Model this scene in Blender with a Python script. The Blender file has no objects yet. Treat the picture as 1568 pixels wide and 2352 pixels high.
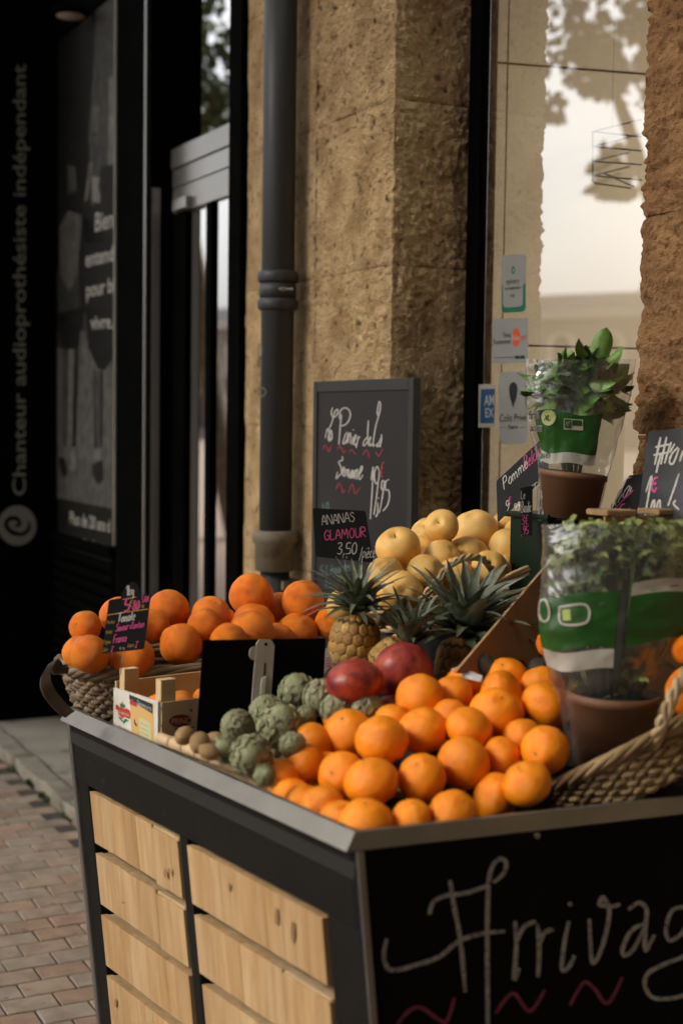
import bpy, bmesh, math, random
from mathutils import Vector, Matrix, noise
R = math.radians
random.seed(7)
sc = bpy.context.scene
col = sc.collection

# ------------------------------------------------------------------ camera
FPX, CX, CY = 3267.0, 784.0, 1176.0          # focal length and centre, in units of a 1568 x 2352 picture
PITCH, ROLL, EYE = 0.0654, 0.0135, 1.65
FWD = Vector((0, math.cos(PITCH), -math.sin(PITCH)))
_r0, _u0 = Vector((1, 0, 0)), Vector((0, math.sin(PITCH), math.cos(PITCH)))
RGT = _r0 * math.cos(ROLL) + _u0 * math.sin(ROLL)
UPV = -_r0 * math.sin(ROLL) + _u0 * math.cos(ROLL)
CAM = Vector((0, 0, EYE))
cd = bpy.data.cameras.new('camera'); cam = bpy.data.objects.new('camera', cd); col.objects.link(cam)
m3 = Matrix((RGT, UPV, -FWD)).transposed()
cam.matrix_world = Matrix.Translation(CAM) @ m3.to_4x4()
cd.sensor_width = 36; cd.lens = 36 * FPX / 2352
cd.clip_start = 0.05; cd.clip_end = 2000
cd.dof.use_dof = True; cd.dof.focus_distance = 3.28; cd.dof.aperture_fstop = 2.4; cd.dof.aperture_blades = 9
sc.camera = cam

# ------------------------------------------------------------------ world, sun, exposure
SUN_FROM = Vector((-0.80, -0.26, 0.62)).normalized()
w = bpy.data.worlds.new('World'); sc.world = w; w.use_nodes = True
nt = w.node_tree; bg = nt.nodes['Background']
sky = nt.nodes.new('ShaderNodeTexSky'); sky.sky_type = 'NISHITA'; sky.sun_disc = False
sky.sun_elevation = math.asin(SUN_FROM.z); sky.sun_rotation = math.atan2(SUN_FROM.x, SUN_FROM.y)
sky.air_density = 1.0; sky.dust_density = 6.0; sky.ozone_density = 1.0
hs = nt.nodes.new('ShaderNodeHueSaturation'); hs.inputs['Saturation'].default_value = 0.22
nt.links.new(sky.outputs[0], hs.inputs['Color']); nt.links.new(hs.outputs[0], bg.inputs[0])
bg.inputs[1].default_value = 0.15
sl = bpy.data.lights.new('sun', 'SUN'); sun = bpy.data.objects.new('sun', sl); col.objects.link(sun)
sl.energy = 1.35; sl.angle = R(32); sl.color = (1.0, 0.88, 0.69)
sun.rotation_euler = (-SUN_FROM).to_track_quat('-Z', 'Y').to_euler(); sun.location = (-6, -4, 9)
sc.view_settings.view_transform = 'Standard'; sc.view_settings.look = 'None'
sc.view_settings.exposure = 1.0; sc.view_settings.gamma = 1.0; sc.view_settings.use_curve_mapping = False
sc.render.engine = 'CYCLES'
sc.cycles.use_denoising = True
sc.cycles.max_bounces = 10; sc.cycles.transparent_max_bounces = 24; sc.cycles.glossy_bounces = 5
sc.cycles.sample_clamp_indirect = 6.0; sc.cycles.caustics_reflective = False; sc.cycles.caustics_refractive = False

# ------------------------------------------------------------------ pixel rays and the frames of the place
def ray(x, y): return FWD + RGT * ((x - CX) / FPX) + UPV * (-(y - CY) / FPX)
def at(x, y, d): return CAM + ray(x, y) * d
def hit(x, y, P, N):
    r = ray(x, y); return CAM + r * ((P - CAM).dot(N) / r.dot(N))
def hitz(x, y, z): return hit(x, y, Vector((0, 0, z)), Vector((0, 0, 1)))
TH = R(27)
SD = Vector((-math.sin(TH), math.cos(TH), 0)); PD = Vector((math.cos(TH), math.sin(TH), 0)); ZD = Vector((0, 0, 1))
def F(s, p, z): return SD * s + PD * p + ZD * z          # street frame: s along the facade, p into the building
def hitp(x, y, p): return hit(x, y, PD * p, PD)
def sof(v): return v.dot(SD)
def pof(v): return v.dot(PD)

# ------------------------------------------------------------------ mesh helpers
class MB:
    def __init__(s): s.v = []; s.f = []
    def add(s, vs, fs):
        o = len(s.v); s.v += [tuple(v) for v in vs]; s.f += [tuple(i + o for i in f) for f in fs]; return s
    def box(s, o, a, b, c):                       # corner + three edge vectors
        o, a, b, c = Vector(o), Vector(a), Vector(b), Vector(c)
        vs = [o, o + a, o + a + b, o + b, o + c, o + a + c, o + a + b + c, o + b + c]
        fs = [(3, 2, 1, 0), (4, 5, 6, 7), (0, 1, 5, 4), (1, 2, 6, 5), (2, 3, 7, 6), (3, 0, 4, 7)]
        if a.cross(b).dot(c) < 0: fs = [f[::-1] for f in fs]
        return s.add(vs, fs)
    def hexa(s, q, qt):                           # bottom quad, top quad
        return s.add(list(q) + list(qt), [(3, 2, 1, 0), (4, 5, 6, 7), (0, 1, 5, 4), (1, 2, 6, 5), (2, 3, 7, 6), (3, 0, 4, 7)])
    def prism(s, pts, ex):
        n = len(pts); ex = Vector(ex); a = [Vector(p) for p in pts]; b = [p + ex for p in a]
        s.add(a + b, [tuple(range(n))[::-1], tuple(range(n, 2 * n))] + [(i, (i + 1) % n, n + (i + 1) % n, n + i) for i in range(n)]); return s
    def tube(s, path, rad, n=8, cap=True):
        path = [Vector(p) for p in path]; m = len(path); rings = []
        rr = rad if isinstance(rad, (list, tuple)) else [rad] * m
        t = (path[1] - path[0]).normalized(); up = Vector((0, 0, 1)) if abs(t.z) < .9 else Vector((1, 0, 0))
        nrm = t.cross(up).normalized()
        for i in range(m):
            t = (path[min(i + 1, m - 1)] - path[max(i - 1, 0)]).normalized()
            nrm = (nrm - t * nrm.dot(t)).normalized(); bi = t.cross(nrm)
            rings.append([path[i] + (nrm * math.cos(2 * math.pi * k / n) + bi * math.sin(2 * math.pi * k / n)) * rr[i] for k in range(n)])
        vs = [v for r in rings for v in r]
        fs = [(i * n + k, i * n + (k + 1) % n, (i + 1) * n + (k + 1) % n, (i + 1) * n + k) for i in range(m - 1) for k in range(n)]
        if cap: fs += [tuple(range(n))[::-1], tuple(range((m - 1) * n, m * n))]
        return s.add(vs, fs)
    def lathe(s, prof, n=32, o=(0, 0, 0), axis=None):  # (r, z) pairs
        o = Vector(o); vs = []; m = len(prof)
        q = Vector((0, 0, 1)).rotation_difference(axis) if axis else None
        for r, z in prof:
            for k in range(n):
                v = Vector((r * math.cos(2 * math.pi * k / n), r * math.sin(2 * math.pi * k / n), z))
                vs.append(o + (q @ v if q else v))
        fs = [(i * n + k, i * n + (k + 1) % n, (i + 1) * n + (k + 1) % n, (i + 1) * n + k) for i in range(m - 1) for k in range(n)]
        fs += [tuple(range(n))[::-1], tuple(range((m - 1) * n, m * n))]
        return s.add(vs, fs)
    def mesh(s, name, smooth=False):
        me = bpy.data.meshes.new(name); me.from_pydata(s.v, [], s.f); me.update()
        if smooth: me.polygons.foreach_set('use_smooth', [True] * len(me.polygons))
        return me
    def build(s, name, mat, parent=None, smooth=False): return put(name, s.mesh(name, smooth), mat, parent)
def put(name, me, mat=None, parent=None, mtx=None):
    if mat and not me.materials: me.materials.append(mat)
    o = bpy.data.objects.new(name, me); col.objects.link(o)
    if mtx is not None: o.matrix_world = mtx
    if parent:
        o.parent = parent; o.matrix_parent_inverse = pmw(parent).inverted()
    return o
def pmw(o):                                          # world matrix without a depsgraph update
    return (pmw(o.parent) @ o.matrix_parent_inverse @ o.matrix_basis) if o.parent else o.matrix_basis.copy()
def tag(o, label=None, cat=None, group=None, kind=None):
    if label: o['label'] = label
    if cat: o['category'] = cat
    if group: o['group'] = group
    if kind: o['kind'] = kind
    return o
def thing(name, label, cat, loc=(0, 0, 0), group=None):
    o = bpy.data.objects.new(name, None); col.objects.link(o); o.location = loc; o.empty_display_size = .05
    return tag(o, label, cat, group)
def bevel(o, wd=.003, seg=2):
    m = o.modifiers.new('bevel', 'BEVEL'); m.width = wd; m.segments = seg; m.limit_method = 'ANGLE'; m.angle_limit = R(40); return o
def catmull(pts, n=6):
    P = [Vector(p) for p in pts]
    if len(P) < 3: return [P[0].lerp(P[-1], i / n) for i in range(n + 1)]
    out = []
    for i in range(len(P) - 1):
        a, b, c, d = P[max(i - 1, 0)], P[i], P[i + 1], P[min(i + 2, len(P) - 1)]
        for k in range(n):
            t = k / n
            out.append(.5 * ((2 * b) + (c - a) * t + (2 * a - 5 * b + 4 * c - d) * t * t + (3 * b - a - 3 * c + d) * t ** 3))
    return out + [P[-1]]

# ------------------------------------------------------------------ materials
MATS = {}
def M(name, c, rough=.55, c2=None, scale=6., detail=5., bump=0., bscale=60., metal=0., spec=.4, rand=0., coat=0., sss=0., stretch=(1, 1, 1), lo=.35, hi=.65, c3=None, s3=3., lo3=.55, hi3=.7, wcoord=False, bdetail=4., ior=None, holes=None):
    if name in MATS: return MATS[name]
    m = bpy.data.materials.new(name); m.use_nodes = True; MATS[name] = m
    N, L = m.node_tree.nodes, m.node_tree.links; b = N['Principled BSDF']
    b.inputs['Roughness'].default_value = rough; b.inputs['Metallic'].default_value = metal
    b.inputs['Specular IOR Level'].default_value = spec
    if coat: b.inputs['Coat Weight'].default_value = coat; b.inputs['Coat Roughness'].default_value = .15
    if sss: b.inputs['Subsurface Weight'].default_value = sss; b.inputs['Subsurface Radius'].default_value = (.012, .006, .002); b.inputs['Subsurface Scale'].default_value = .5
    tc = N.new('ShaderNodeTexCoord'); mp = N.new('ShaderNodeMapping'); mp.inputs['Scale'].default_value = stretch
    if wcoord:
        ge = N.new('ShaderNodeNewGeometry'); L.new(ge.outputs['Position'], mp.inputs['Vector'])
    else: L.new(tc.outputs['Object'], mp.inputs['Vector'])
    oi = N.new('ShaderNodeObjectInfo')
    wm = N.new('ShaderNodeMath'); wm.operation = 'MULTIPLY'; wm.inputs[1].default_value = 0. if wcoord else 37.; L.new(oi.outputs['Random'], wm.inputs[0])
    def nz(sc_, det, lo_, hi_):
        n = N.new('ShaderNodeTexNoise'); n.noise_dimensions = '4D'; n.inputs['Scale'].default_value = sc_; n.inputs['Detail'].default_value = det
        L.new(mp.outputs[0], n.inputs['Vector']); L.new(wm.outputs[0], n.inputs['W'])
        r = N.new('ShaderNodeMapRange'); r.inputs['From Min'].default_value = lo_; r.inputs['From Max'].default_value = hi_; L.new(n.outputs['Fac'], r.inputs['Value'])
        return r.outputs[0]
    def mix(f, a, bb):
        x = N.new('ShaderNodeMix'); x.data_type = 'RGBA'; L.new(f, x.inputs['Factor'])
        for s_, v in ((x.inputs['A'], a), (x.inputs['B'], bb)):
            if isinstance(v, tuple): s_.default_value = (*v, 1)
            else: L.new(v, s_)
        return x.outputs['Result']
    if ior: b.inputs['IOR'].default_value = ior
    if holes: L.new(nz(holes[0], 3., holes[1], holes[2]), b.inputs['Alpha'])
    out = None
    if c2: out = mix(nz(scale, detail, lo, hi), c, c2)
    if c3: out = mix(nz(s3, 6., lo3, hi3), out if out else c, c3)
    if rand:
        hv = N.new('ShaderNodeHueSaturation'); r = N.new('ShaderNodeMapRange'); r.inputs['To Min'].default_value = 1 - rand; r.inputs['To Max'].default_value = 1 + rand
        L.new(oi.outputs['Random'], r.inputs['Value']); L.new(r.outputs[0], hv.inputs['Value'])
        if out: L.new(out, hv.inputs['Color'])
        else: hv.inputs['Color'].default_value = (*c, 1)
        out = hv.outputs[0]
    if out: L.new(out, b.inputs['Base Color'])
    else: b.inputs['Base Color'].default_value = (*c, 1)
    if bump:
        n = N.new('ShaderNodeTexNoise'); n.inputs['Scale'].default_value = bscale; n.inputs['Detail'].default_value = bdetail; L.new(mp.outputs[0], n.inputs['Vector'])
        bp = N.new('ShaderNodeBump'); bp.inputs['Strength'].default_value = min(bump, 1.); bp.inputs['Distance'].default_value = .004 * max(1, bump); L.new(n.outputs['Fac'], bp.inputs['Height']); L.new(bp.outputs[0], b.inputs['Normal'])
    return m
def glass_mat(name, tint=(1, 1, 1), gain=3., base=.0, rough=.0, bump=0., bscale=20., haze=0., hazecol=(.8, .8, .8), ior=1.5):
    if name in MATS: return MATS[name]
    m = bpy.data.materials.new(name); m.use_nodes = True; MATS[name] = m
    N, L = m.node_tree.nodes, m.node_tree.links; N.remove(N['Principled BSDF']); o = N['Material Output']
    tr = N.new('ShaderNodeBsdfTransparent'); tr.inputs[0].default_value = (*tint, 1)
    gl = N.new('ShaderNodeBsdfGlossy'); gl.inputs['Roughness'].default_value = rough; gl.inputs['Color'].default_value = (.95, .95, .95, 1)
    ge = N.new('ShaderNodeNewGeometry'); dt = N.new('ShaderNodeVectorMath'); dt.operation = 'DOT_PRODUCT'; L.new(ge.outputs['Normal'], dt.inputs[0]); L.new(ge.outputs['Incoming'], dt.inputs[1])
    ab = N.new('ShaderNodeMath'); ab.operation = 'ABSOLUTE'; L.new(dt.outputs['Value'], ab.inputs[0]); om = N.new('ShaderNodeMath'); om.operation = 'SUBTRACT'; om.inputs[0].default_value = 1; L.new(ab.outputs[0], om.inputs[1])
    pw = N.new('ShaderNodeMath'); pw.operation = 'POWER'; pw.inputs[1].default_value = 5; L.new(om.outputs[0], pw.inputs[0]); fr = N.new('ShaderNodeMath'); fr.operation = 'MULTIPLY_ADD'; fr.inputs[1].default_value = .96; fr.inputs[2].default_value = .04; L.new(pw.outputs[0], fr.inputs[0])
    mu = N.new('ShaderNodeMath'); mu.operation = 'MULTIPLY_ADD'; mu.use_clamp = True; mu.inputs[1].default_value = gain; mu.inputs[2].default_value = base
    L.new(fr.outputs[0], mu.inputs[0]); mx = N.new('ShaderNodeMixShader'); L.new(mu.outputs[0], mx.inputs[0])
    first = tr.outputs[0]
    if haze:
        df = N.new('ShaderNodeBsdfDiffuse'); df.inputs[0].default_value = (*hazecol, 1); m2 = N.new('ShaderNodeMixShader'); m2.inputs[0].default_value = haze
        L.new(tr.outputs[0], m2.inputs[1]); L.new(df.outputs[0], m2.inputs[2]); first = m2.outputs[0]
    L.new(first, mx.inputs[1]); L.new(gl.outputs[0], mx.inputs[2]); L.new(mx.outputs[0], o.inputs[0])
    if bump:
        tc = N.new('ShaderNodeTexCoord'); n = N.new('ShaderNodeTexNoise'); n.inputs['Scale'].default_value = bscale; n.inputs['Detail'].default_value = 3; n.inputs['Distortion'].default_value = .6
        L.new(tc.outputs['Object'], n.inputs['Vector']); bp = N.new('ShaderNodeBump'); bp.inputs['Strength'].default_value = bump; bp.inputs['Distance'].default_value = .02
        L.new(n.outputs['Fac'], bp.inputs['Height']); L.new(bp.outputs[0], gl.inputs['Normal'])
    return m

STONE = M('limestone', (.63, .455, .25), .9, (.37, .245, .12), 9, 10, bump=3.4, bscale=120, c3=(.15, .10, .05), s3=34, lo3=.57, hi3=.70, rand=.06, wcoord=True, spec=.15, bdetail=8)
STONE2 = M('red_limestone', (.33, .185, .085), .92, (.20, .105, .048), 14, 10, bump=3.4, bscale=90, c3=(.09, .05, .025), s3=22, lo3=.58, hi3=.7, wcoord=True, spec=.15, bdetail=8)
MORTAR = M('mortar', (.34, .24, .13), .95, (.18, .13, .08), 14, bump=.8, bscale=120, spec=.1)
BLACKP = M('black_paint', (.0022, .0025, .0024), .5, (.0035, .0036, .0034), 8, spec=.5, ior=1.02)
BLACKM = M('matte_black', (.0035, .0035, .0035), .8, ior=1.1)
SLATE = M('slate_face', (.010, .0105, .0105), .6, (.015, .015, .015), 9, ior=1.2, bump=.1, bscale=300)
SLATEG = M('grey_slate_face', (.035, .036, .038), .32, (.05, .05, .05), 5, spec=.6)
CHALK = M('chalk_white', (.55, .53, .48), .9, (.32, .31, .28), 260, lo=.3, hi=.75, spec=.1)
CHALKD = M('chalk_worn', (.36, .35, .32), .9, (.18, .175, .16), 90, lo=.3, hi=.75, spec=.1, holes=(240, .28, .46))
CHALKP = M('chalk_pink', (.62, .10, .28), .9, (.45, .08, .20), 260, spec=.1)
CHALKR = M('chalk_red', (.40, .07, .09), .9, (.25, .05, .06), 260, spec=.1)
CHALKM = M('chalk_mauve', (.22, .045, .085), .9, (.12, .03, .05), 200, spec=.1)
OCHRE = M('ochre_print', (.42, .29, .05), .8, spec=.2)
CHALKT = M('chalk_teal', (.16, .25, .24), .9, spec=.1)
ALU = M('brushed_aluminium', (.46, .45, .43), .38, (.36, .35, .33), 4, metal=.9, stretch=(1, 1, .15), spec=.5)
ZINC = M('stall_steel', (.27, .26, .238), .48, (.20, .193, .177), 7, metal=.85, bump=.06, bscale=90, spec=.4)
STALLB = M('dark_steel', (.0115, .011, .010), .6, (.008, .0077, .0072), 12, c3=(.05, .045, .04), s3=18, lo3=.66, hi3=.8, ior=1.25)
CHALKB = M('chalkboard_panel', (.0035, .0038, .0036), .65, (.006, .006, .0055), 5, ior=1.12, c3=(.012, .012, .011), s3=2.2, lo3=.52, hi3=.8)

# ------------------------------------------------------------------ surfaces for drawing: pixel -> point
class Surf:
    def __init__(s, fn, n): s.fn = fn; s.n = n
    def pt(s, x, y, lift=.0006): return s.fn(x, y) + s.n * lift
def plane_surf(P, N):
    N = N.normalized()
    if N.dot(CAM - P) < 0: N = -N
    return Surf(lambda x, y: hit(x, y, P, N), N)
class Zone:                                            # a zoomed crop of the photograph: local -> 1568-wide pixel
    def __init__(s, ox, oy, k): s.o = (ox, oy); s.k = k
    def __call__(s, x, y): return ((s.o[0] + x * s.k) / 1.7417, (s.o[1] + y * s.k) / 1.7417)
ID = lambda x, y: (x, y)
def flat_poly(surf, pts, mat, parent, name='print', lift=.0006, zone=ID):
    vs = [surf.pt(*zone(*p), lift) for p in pts]
    return MB().add(vs, [tuple(range(len(vs)))]).build(name, mat, parent)
def rrect(x0, y0, x1, y1, r, n=5, sk=0.):               # rounded rectangle, y sheared by sk per x
    out = []
    for cx, cy, a0 in ((x1 - r, y0 + r, -90), (x1 - r, y1 - r, 0), (x0 + r, y1 - r, 90), (x0 + r, y0 + r, 180)):
        for k in range(n + 1):
            a = R(a0 + 90 * k / n); x = cx + r * math.cos(a); out.append((x, cy + r * math.sin(a) + sk * (x - x0)))
    return out
def ell(cx, cy, rx, ry, n=28, a0=0, a1=360, sk=0.):
    return [(cx + rx * math.cos(R(a0 + (a1 - a0) * k / n)), cy + ry * math.sin(R(a0 + (a1 - a0) * k / n)) + sk * rx * math.cos(R(a0 + (a1 - a0) * k / n))) for k in range(n + (0 if a1 - a0 == 360 else 1))]
def strokes(surf, lines, wpx, mat, parent, name='handwriting', zone=ID, lift=.0008, smooth=5, taper=.25):
    mb = MB()
    for li, ln in enumerate(lines):
        p2 = [Vector((*zone(*p), 0)) for p in ln]
        if len(p2) == 1: p2 = [p2[0] + Vector((-wpx * .35, wpx * .3, 0)), p2[0] + Vector((wpx * .35, -wpx * .3, 0))]
        cv = catmull(p2, smooth); n = len(cv); vs = []
        for i, q in enumerate(cv):
            t = cv[min(i + 1, n - 1)] - cv[max(i - 1, 0)]
            if t.length < 1e-6: t = Vector((1, 0, 0))
            t.normalize(); nr = Vector((-t.y, t.x, 0))
            ww = wpx * .5 * (1 + .22 * noise.noise(Vector((q.x * .11, q.y * .11, li)))) * (1 - taper * (abs(2 * i / max(n - 1, 1) - 1) ** 4))
            lf = lift + .00004 * (li % 5)
            vs += [surf.pt(q.x + nr.x * ww, q.y + nr.y * ww, lf), surf.pt(q.x - nr.x * ww, q.y - nr.y * ww, lf)]
        mb.add(vs, [(2 * i, 2 * i + 1, 2 * i + 3, 2 * i + 2) for i in range(n - 1)])
    return mb.build(name, mat, parent)
G = {}
def _g(ch, wd, spec): G[ch] = (wd, [[tuple(float(q) for q in p.split(',')) for p in l.split()] for l in spec.split(';')])
_g('A', .7, '0,0 .3,1 .6,0;.1,.38 .52,.38'); _g('N', .7, '0,0 0,1 .55,0 .55,1'); _g('S', .6, '.5,.85 .25,1 .05,.75 .45,.4 .3,.02 0,.12')
_g('G', .7, '.55,.82 .3,1 .03,.6 .15,.05 .5,.1 .5,.45 .28,.45'); _g('L', .55, '0,1 0,0 .45,.03'); _g('M', .85, '0,0 .1,1 .35,.4 .6,1 .7,0')
_g('O', .7, '.3,1 .02,.6 .2,0 .5,.2 .52,.75 .3,1'); _g('U', .65, '0,1 .05,.2 .25,0 .5,.25 .52,1'); _g('R', .65, '0,0 0,1 .4,.9 .4,.6 .05,.5 .5,0')
_g('3', .55, '0,.9 .3,1 .38,.75 .15,.52 .42,.35 .3,.02 0,.08'); _g('5', .55, '.45,1 .1,.97 .05,.55 .38,.5 .4,.12 0,.03'); _g('0', .55, '.25,1 .02,.6 .12,.02 .38,.15 .42,.75 .25,1')
_g('1', .35, '0,.75 .2,1 .2,0'); _g('8', .55, '.38,.85 .2,1 .05,.78 .4,.3 .22,0 .02,.25 .38,.75'); _g('9', .5, '.4,.8 .2,1 .05,.75 .2,.5 .4,.75 .38,.4 .2,0'); _g(',', .25, '.1,.08 .02,-.18'); _g('.', .2, '.06,.05'); _g('/', .4, '0,-.15 .35,1')
_g('E', .55, '.45,1 0,1 0,0 .45,.03;0,.52 .38,.54'); _g('T', .65, '-.05,.92 .35,1 .7,.97;.3,.98 .25,0'); _g('F', .55, '.03,0 .08,.95 .5,1;.05,.5 .4,.54'); _g('P', .6, '.03,0 .08,1;.02,.9 .4,1 .42,.6 .1,.5'); _g('B', .6, '.02,0 .06,1 .4,.9 .32,.58 .08,.52 .45,.35 .3,.02 .02,.02')
_g('V', .6, '0,1 .22,0 .5,1.05'); _g('I', .4, '0,1 .35,1;.18,1 .16,0;0,0 .34,0'); _g('#', .75, '.2,1.05 .1,-.1;.5,1.05 .4,-.1;0,.65 .68,.72;-.03,.32 .62,.38'); _g('C', .6, '.5,.85 .25,1 .02,.5 .2,0 .5,.12'); _g('D', .6, '.02,0 .05,1 .4,.85 .45,.3 .02,0'); _g('X', .55, '0,0 .45,1;.02,1 .48,0')
_g('a', .5, '.36,.5 .15,.58 .02,.25 .15,.02 .34,.3 .38,.55 .36,.05 .44,.02'); _g('b', .48, '.02,1 .04,.05 .3,.03 .36,.4 .06,.42'); _g('c', .42, '.34,.48 .15,.56 .02,.25 .15,.02 .36,.1'); _g('d', .5, '.34,.45 .1,.5 .04,.1 .3,.15;.38,1.05 .36,.02')
_g('e', .44, '.03,.28 .33,.38 .2,.58 .03,.3 .12,.02 .36,.1'); _g('è', .44, '.03,.28 .33,.38 .2,.58 .03,.3 .12,.02 .36,.1;.08,.9 .26,.72'); _g('é', .44, '.03,.28 .33,.38 .2,.58 .03,.3 .12,.02 .36,.1;.1,.7 .28,.9'); _g('f', .35, '.3,1 .12,.9 .1,0;0,.5 .28,.52'); _g('g', .48, '.34,.52 .08,.5 .05,.15 .32,.2 .36,.55 .34,-.25 .05,-.25'); _g('h', .48, '.02,1.0 .02,0;.03,.35 .22,.55 .34,.35 .34,0')
_g('i', .22, '.08,.55 .08,.05 .16,.02;.1,.8'); _g('k', .45, '.03,1 .03,0;.32,.58 .05,.28 .35,0'); _g('l', .25, '.1,1.05 .06,.1 .18,.02'); _g('m', .72, '.02,.55 .02,0;.03,.35 .2,.55 .26,.3 .26,0;.27,.35 .45,.55 .53,.3 .54,0 .6,.02'); _g('n', .5, '.02,.55 .02,0;.03,.35 .22,.56 .34,.3 .34,.03 .42,.03'); _g('o', .46, '.2,.57 .02,.28 .16,.01 .36,.2 .3,.52 .2,.57')
_g('p', .48, '.04,.55 .0,-.35;.03,.45 .28,.56 .36,.25 .06,.05'); _g('r', .36, '.03,.55 .03,0;.04,.35 .18,.55 .3,.5'); _g('s', .4, '.3,.5 .12,.57 .06,.4 .28,.2 .18,.02 0,.06'); _g('t', .36, '.14,.9 .1,.1 .25,.03;-.02,.56 .28,.6'); _g('u', .5, '.03,.55 .05,.1 .2,.02 .34,.3 .36,.56 .36,.05 .44,.02'); _g('v', .44, '.02,.55 .15,.02 .34,.58'); _g('x', .4, '0,0 .3,.55;.02,.55 .32,0'); _g('z', .4, '.02,.5 .3,.55 .02,.02 .34,.03'); _g('q', .48, '.34,.52 .08,.5 .05,.15 .32,.2;.37,.55 .33,-.35')
_g("'", .18, '.1,1 .05,.75'); _g('€', .55, '.46,.88 .25,1 .08,.6 .15,.08 .45,.1;-.02,.62 .36,.66;-.02,.38 .32,.42'); _g(' ', .32, '0,0'); _g(':', .2, '.05,.1;.05,.5'); _g('!', .2, '.06,1 .05,.3;.05,.05'); _g('~', 1., '0,0 .25,.6 .55,.1 .6,0 .9,.65')
def hand(surf, text, p0, ex, up, wpx, mat, parent, zone=ID, lift=.0008, jit=.03):
    lines = []; x = 0.; rs = random.Random(hash(text) % 1000 if False else sum(map(ord, text)))
    for ch in text:
        wd, ls = G.get(ch, (.4, []))
        dy = rs.uniform(-jit, jit); sc_ = 1 + rs.uniform(-jit, jit)
        if ch != ' ':
            for l in ls:
                lines.append([(p0[0] + (x + a * sc_) * ex[0] + (b * sc_ + dy) * up[0], p0[1] + (x + a * sc_) * ex[1] + (b * sc_ + dy) * up[1]) for a, b in l])
        x += wd
    return strokes(surf, lines, wpx, mat, parent, 'handwriting', zone, lift)
_TXT = {}
def text_geo(t, bold=0.):
    if (t, bold) in _TXT: return _TXT[(t, bold)]
    cu = bpy.data.curves.new('t', 'FONT'); cu.body = t; cu.resolution_u = 3; cu.offset = bold
    o = bpy.data.objects.new('t', cu); col.objects.link(o)
    dg = bpy.context.evaluated_depsgraph_get(); me = bpy.data.meshes.new_from_object(o.evaluated_get(dg))
    r = ([v.co.copy() for v in me.vertices], [tuple(p.vertices) for p in me.polygons])
    bpy.data.objects.remove(o); bpy.data.curves.remove(cu); bpy.data.meshes.remove(me); _TXT[(t, bold)] = r
    return r
def printed(surf, t, p0, ex, up, mat, parent, zone=ID, lift=.001, bold=0., name='lettering'):
    vs, fs = text_geo(t, bold); x0 = min(v.x for v in vs); wd = max(v.x for v in vs) - x0
    cap = .73
    P = [surf.pt(*zone(p0[0] + (v.x - x0) / wd * ex[0] + v.y / cap * up[0], p0[1] + (v.x - x0) / wd * ex[1] + v.y / cap * up[1]), lift) for v in vs]
    ws = t.split(' '); cut = []
    for i in range(1, len(ws)):
        a = max(v.x for v in text_geo(' '.join(ws[:i]), bold)[0]); cut.append(a + .02)
    o = None
    for i in range(len(ws)):
        lo_, hi_ = (cut[i - 1] if i else -1e9), (cut[i] if i < len(cut) else 1e9)
        ff = [f for f in fs if lo_ <= vs[f[0]].x < hi_]
        if not ff: continue
        ids = sorted({k for f in ff for k in f}); mp = {k: j for j, k in enumerate(ids)}
        o = MB().add([P[k] for k in ids], [tuple(mp[k] for k in f) for f in ff]).build(name, mat, parent)
    return o
#@@SECTION2
# ================================================================== the setting
GROUND = bpy.data.materials.new('brick_ground'); GROUND.use_nodes = True
_N, _L = GROUND.node_tree.nodes, GROUND.node_tree.links
_g0 = _N.new('ShaderNodeNewGeometry'); _mp = _N.new('ShaderNodeMapping'); _mp.vector_type = 'POINT'; _mp.inputs['Rotation'].default_value = (0, 0, -TH)
_bt = _N.new('ShaderNodeTexBrick'); _bt.inputs['Scale'].default_value = 1; _bt.inputs['Brick Width'].default_value = .152; _bt.inputs['Row Height'].default_value = .101; _bt.inputs['Mortar Size'].default_value = .003
_bt.inputs['Color1'].default_value = (.24, .165, .125, 1); _bt.inputs['Color2'].default_value = (.20, .155, .12, 1); _bt.inputs['Mortar'].default_value = (.06, .05, .04, 1)
_L.new(_g0.outputs['Position'], _mp.inputs[0]); _L.new(_mp.outputs[0], _bt.inputs[0]); _L.new(_bt.outputs['Color'], _N['Principled BSDF'].inputs['Base Color']); _N['Principled BSDF'].inputs['Roughness'].default_value = .9
tag(MB().add([(-300, -300, -.012), (300, -300, -.012), (300, 300, -.012), (-300, 300, -.012)], [(0, 1, 2, 3)]).build('ground', GROUND), kind='structure')

BED = M('joint_sand', (.075, .062, .05), .95, (.04, .036, .028), 30, bump=.5, bscale=200, wcoord=True)
S0, S1, P0_, P1_ = 3.0, 7.6, .55, 1.615
path = tag(MB().box(F(S0, P0_, -.010), SD * (S1 - S0), PD * (P1_ - P0_), ZD * .006).build('pavement', BED), kind='structure')
BM = [M('paver_%d' % i, c, .88, tuple(q * .72 for q in c), 16, bump=.55, bscale=90, rand=.08, c3=tuple(q * .55 for q in c), s3=26, lo3=.62, hi3=.72, spec=.2)
      for i, c in enumerate([(.36, .275, .205), (.35, .285, .22), (.365, .25, .18), (.32, .265, .21)])]
BL, BW, GAP = .152, .101, .006
bmesh_brick = []
for i in range(6):
    rs = random.Random(i); b = bmesh.new(); bmesh.ops.create_cube(b, size=1)
    for v in b.verts: v.co = Vector((v.co.x * (BW - GAP), v.co.y * (BL - GAP), v.co.z * .03)) + Vector((rs.uniform(-.0015, .0015), rs.uniform(-.0015, .0015), rs.uniform(-.0008, .0008)))
    bmesh.ops.bevel(b, geom=b.edges[:], offset=.003, segments=1, affect='EDGES')
    me = bpy.data.meshes.new('brick'); b.to_mesh(me); b.free(); me.materials.append(BM[i % 4]); bmesh_brick.append(me)
rot = Matrix((SD, PD, ZD)).transposed().to_4x4()
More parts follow.
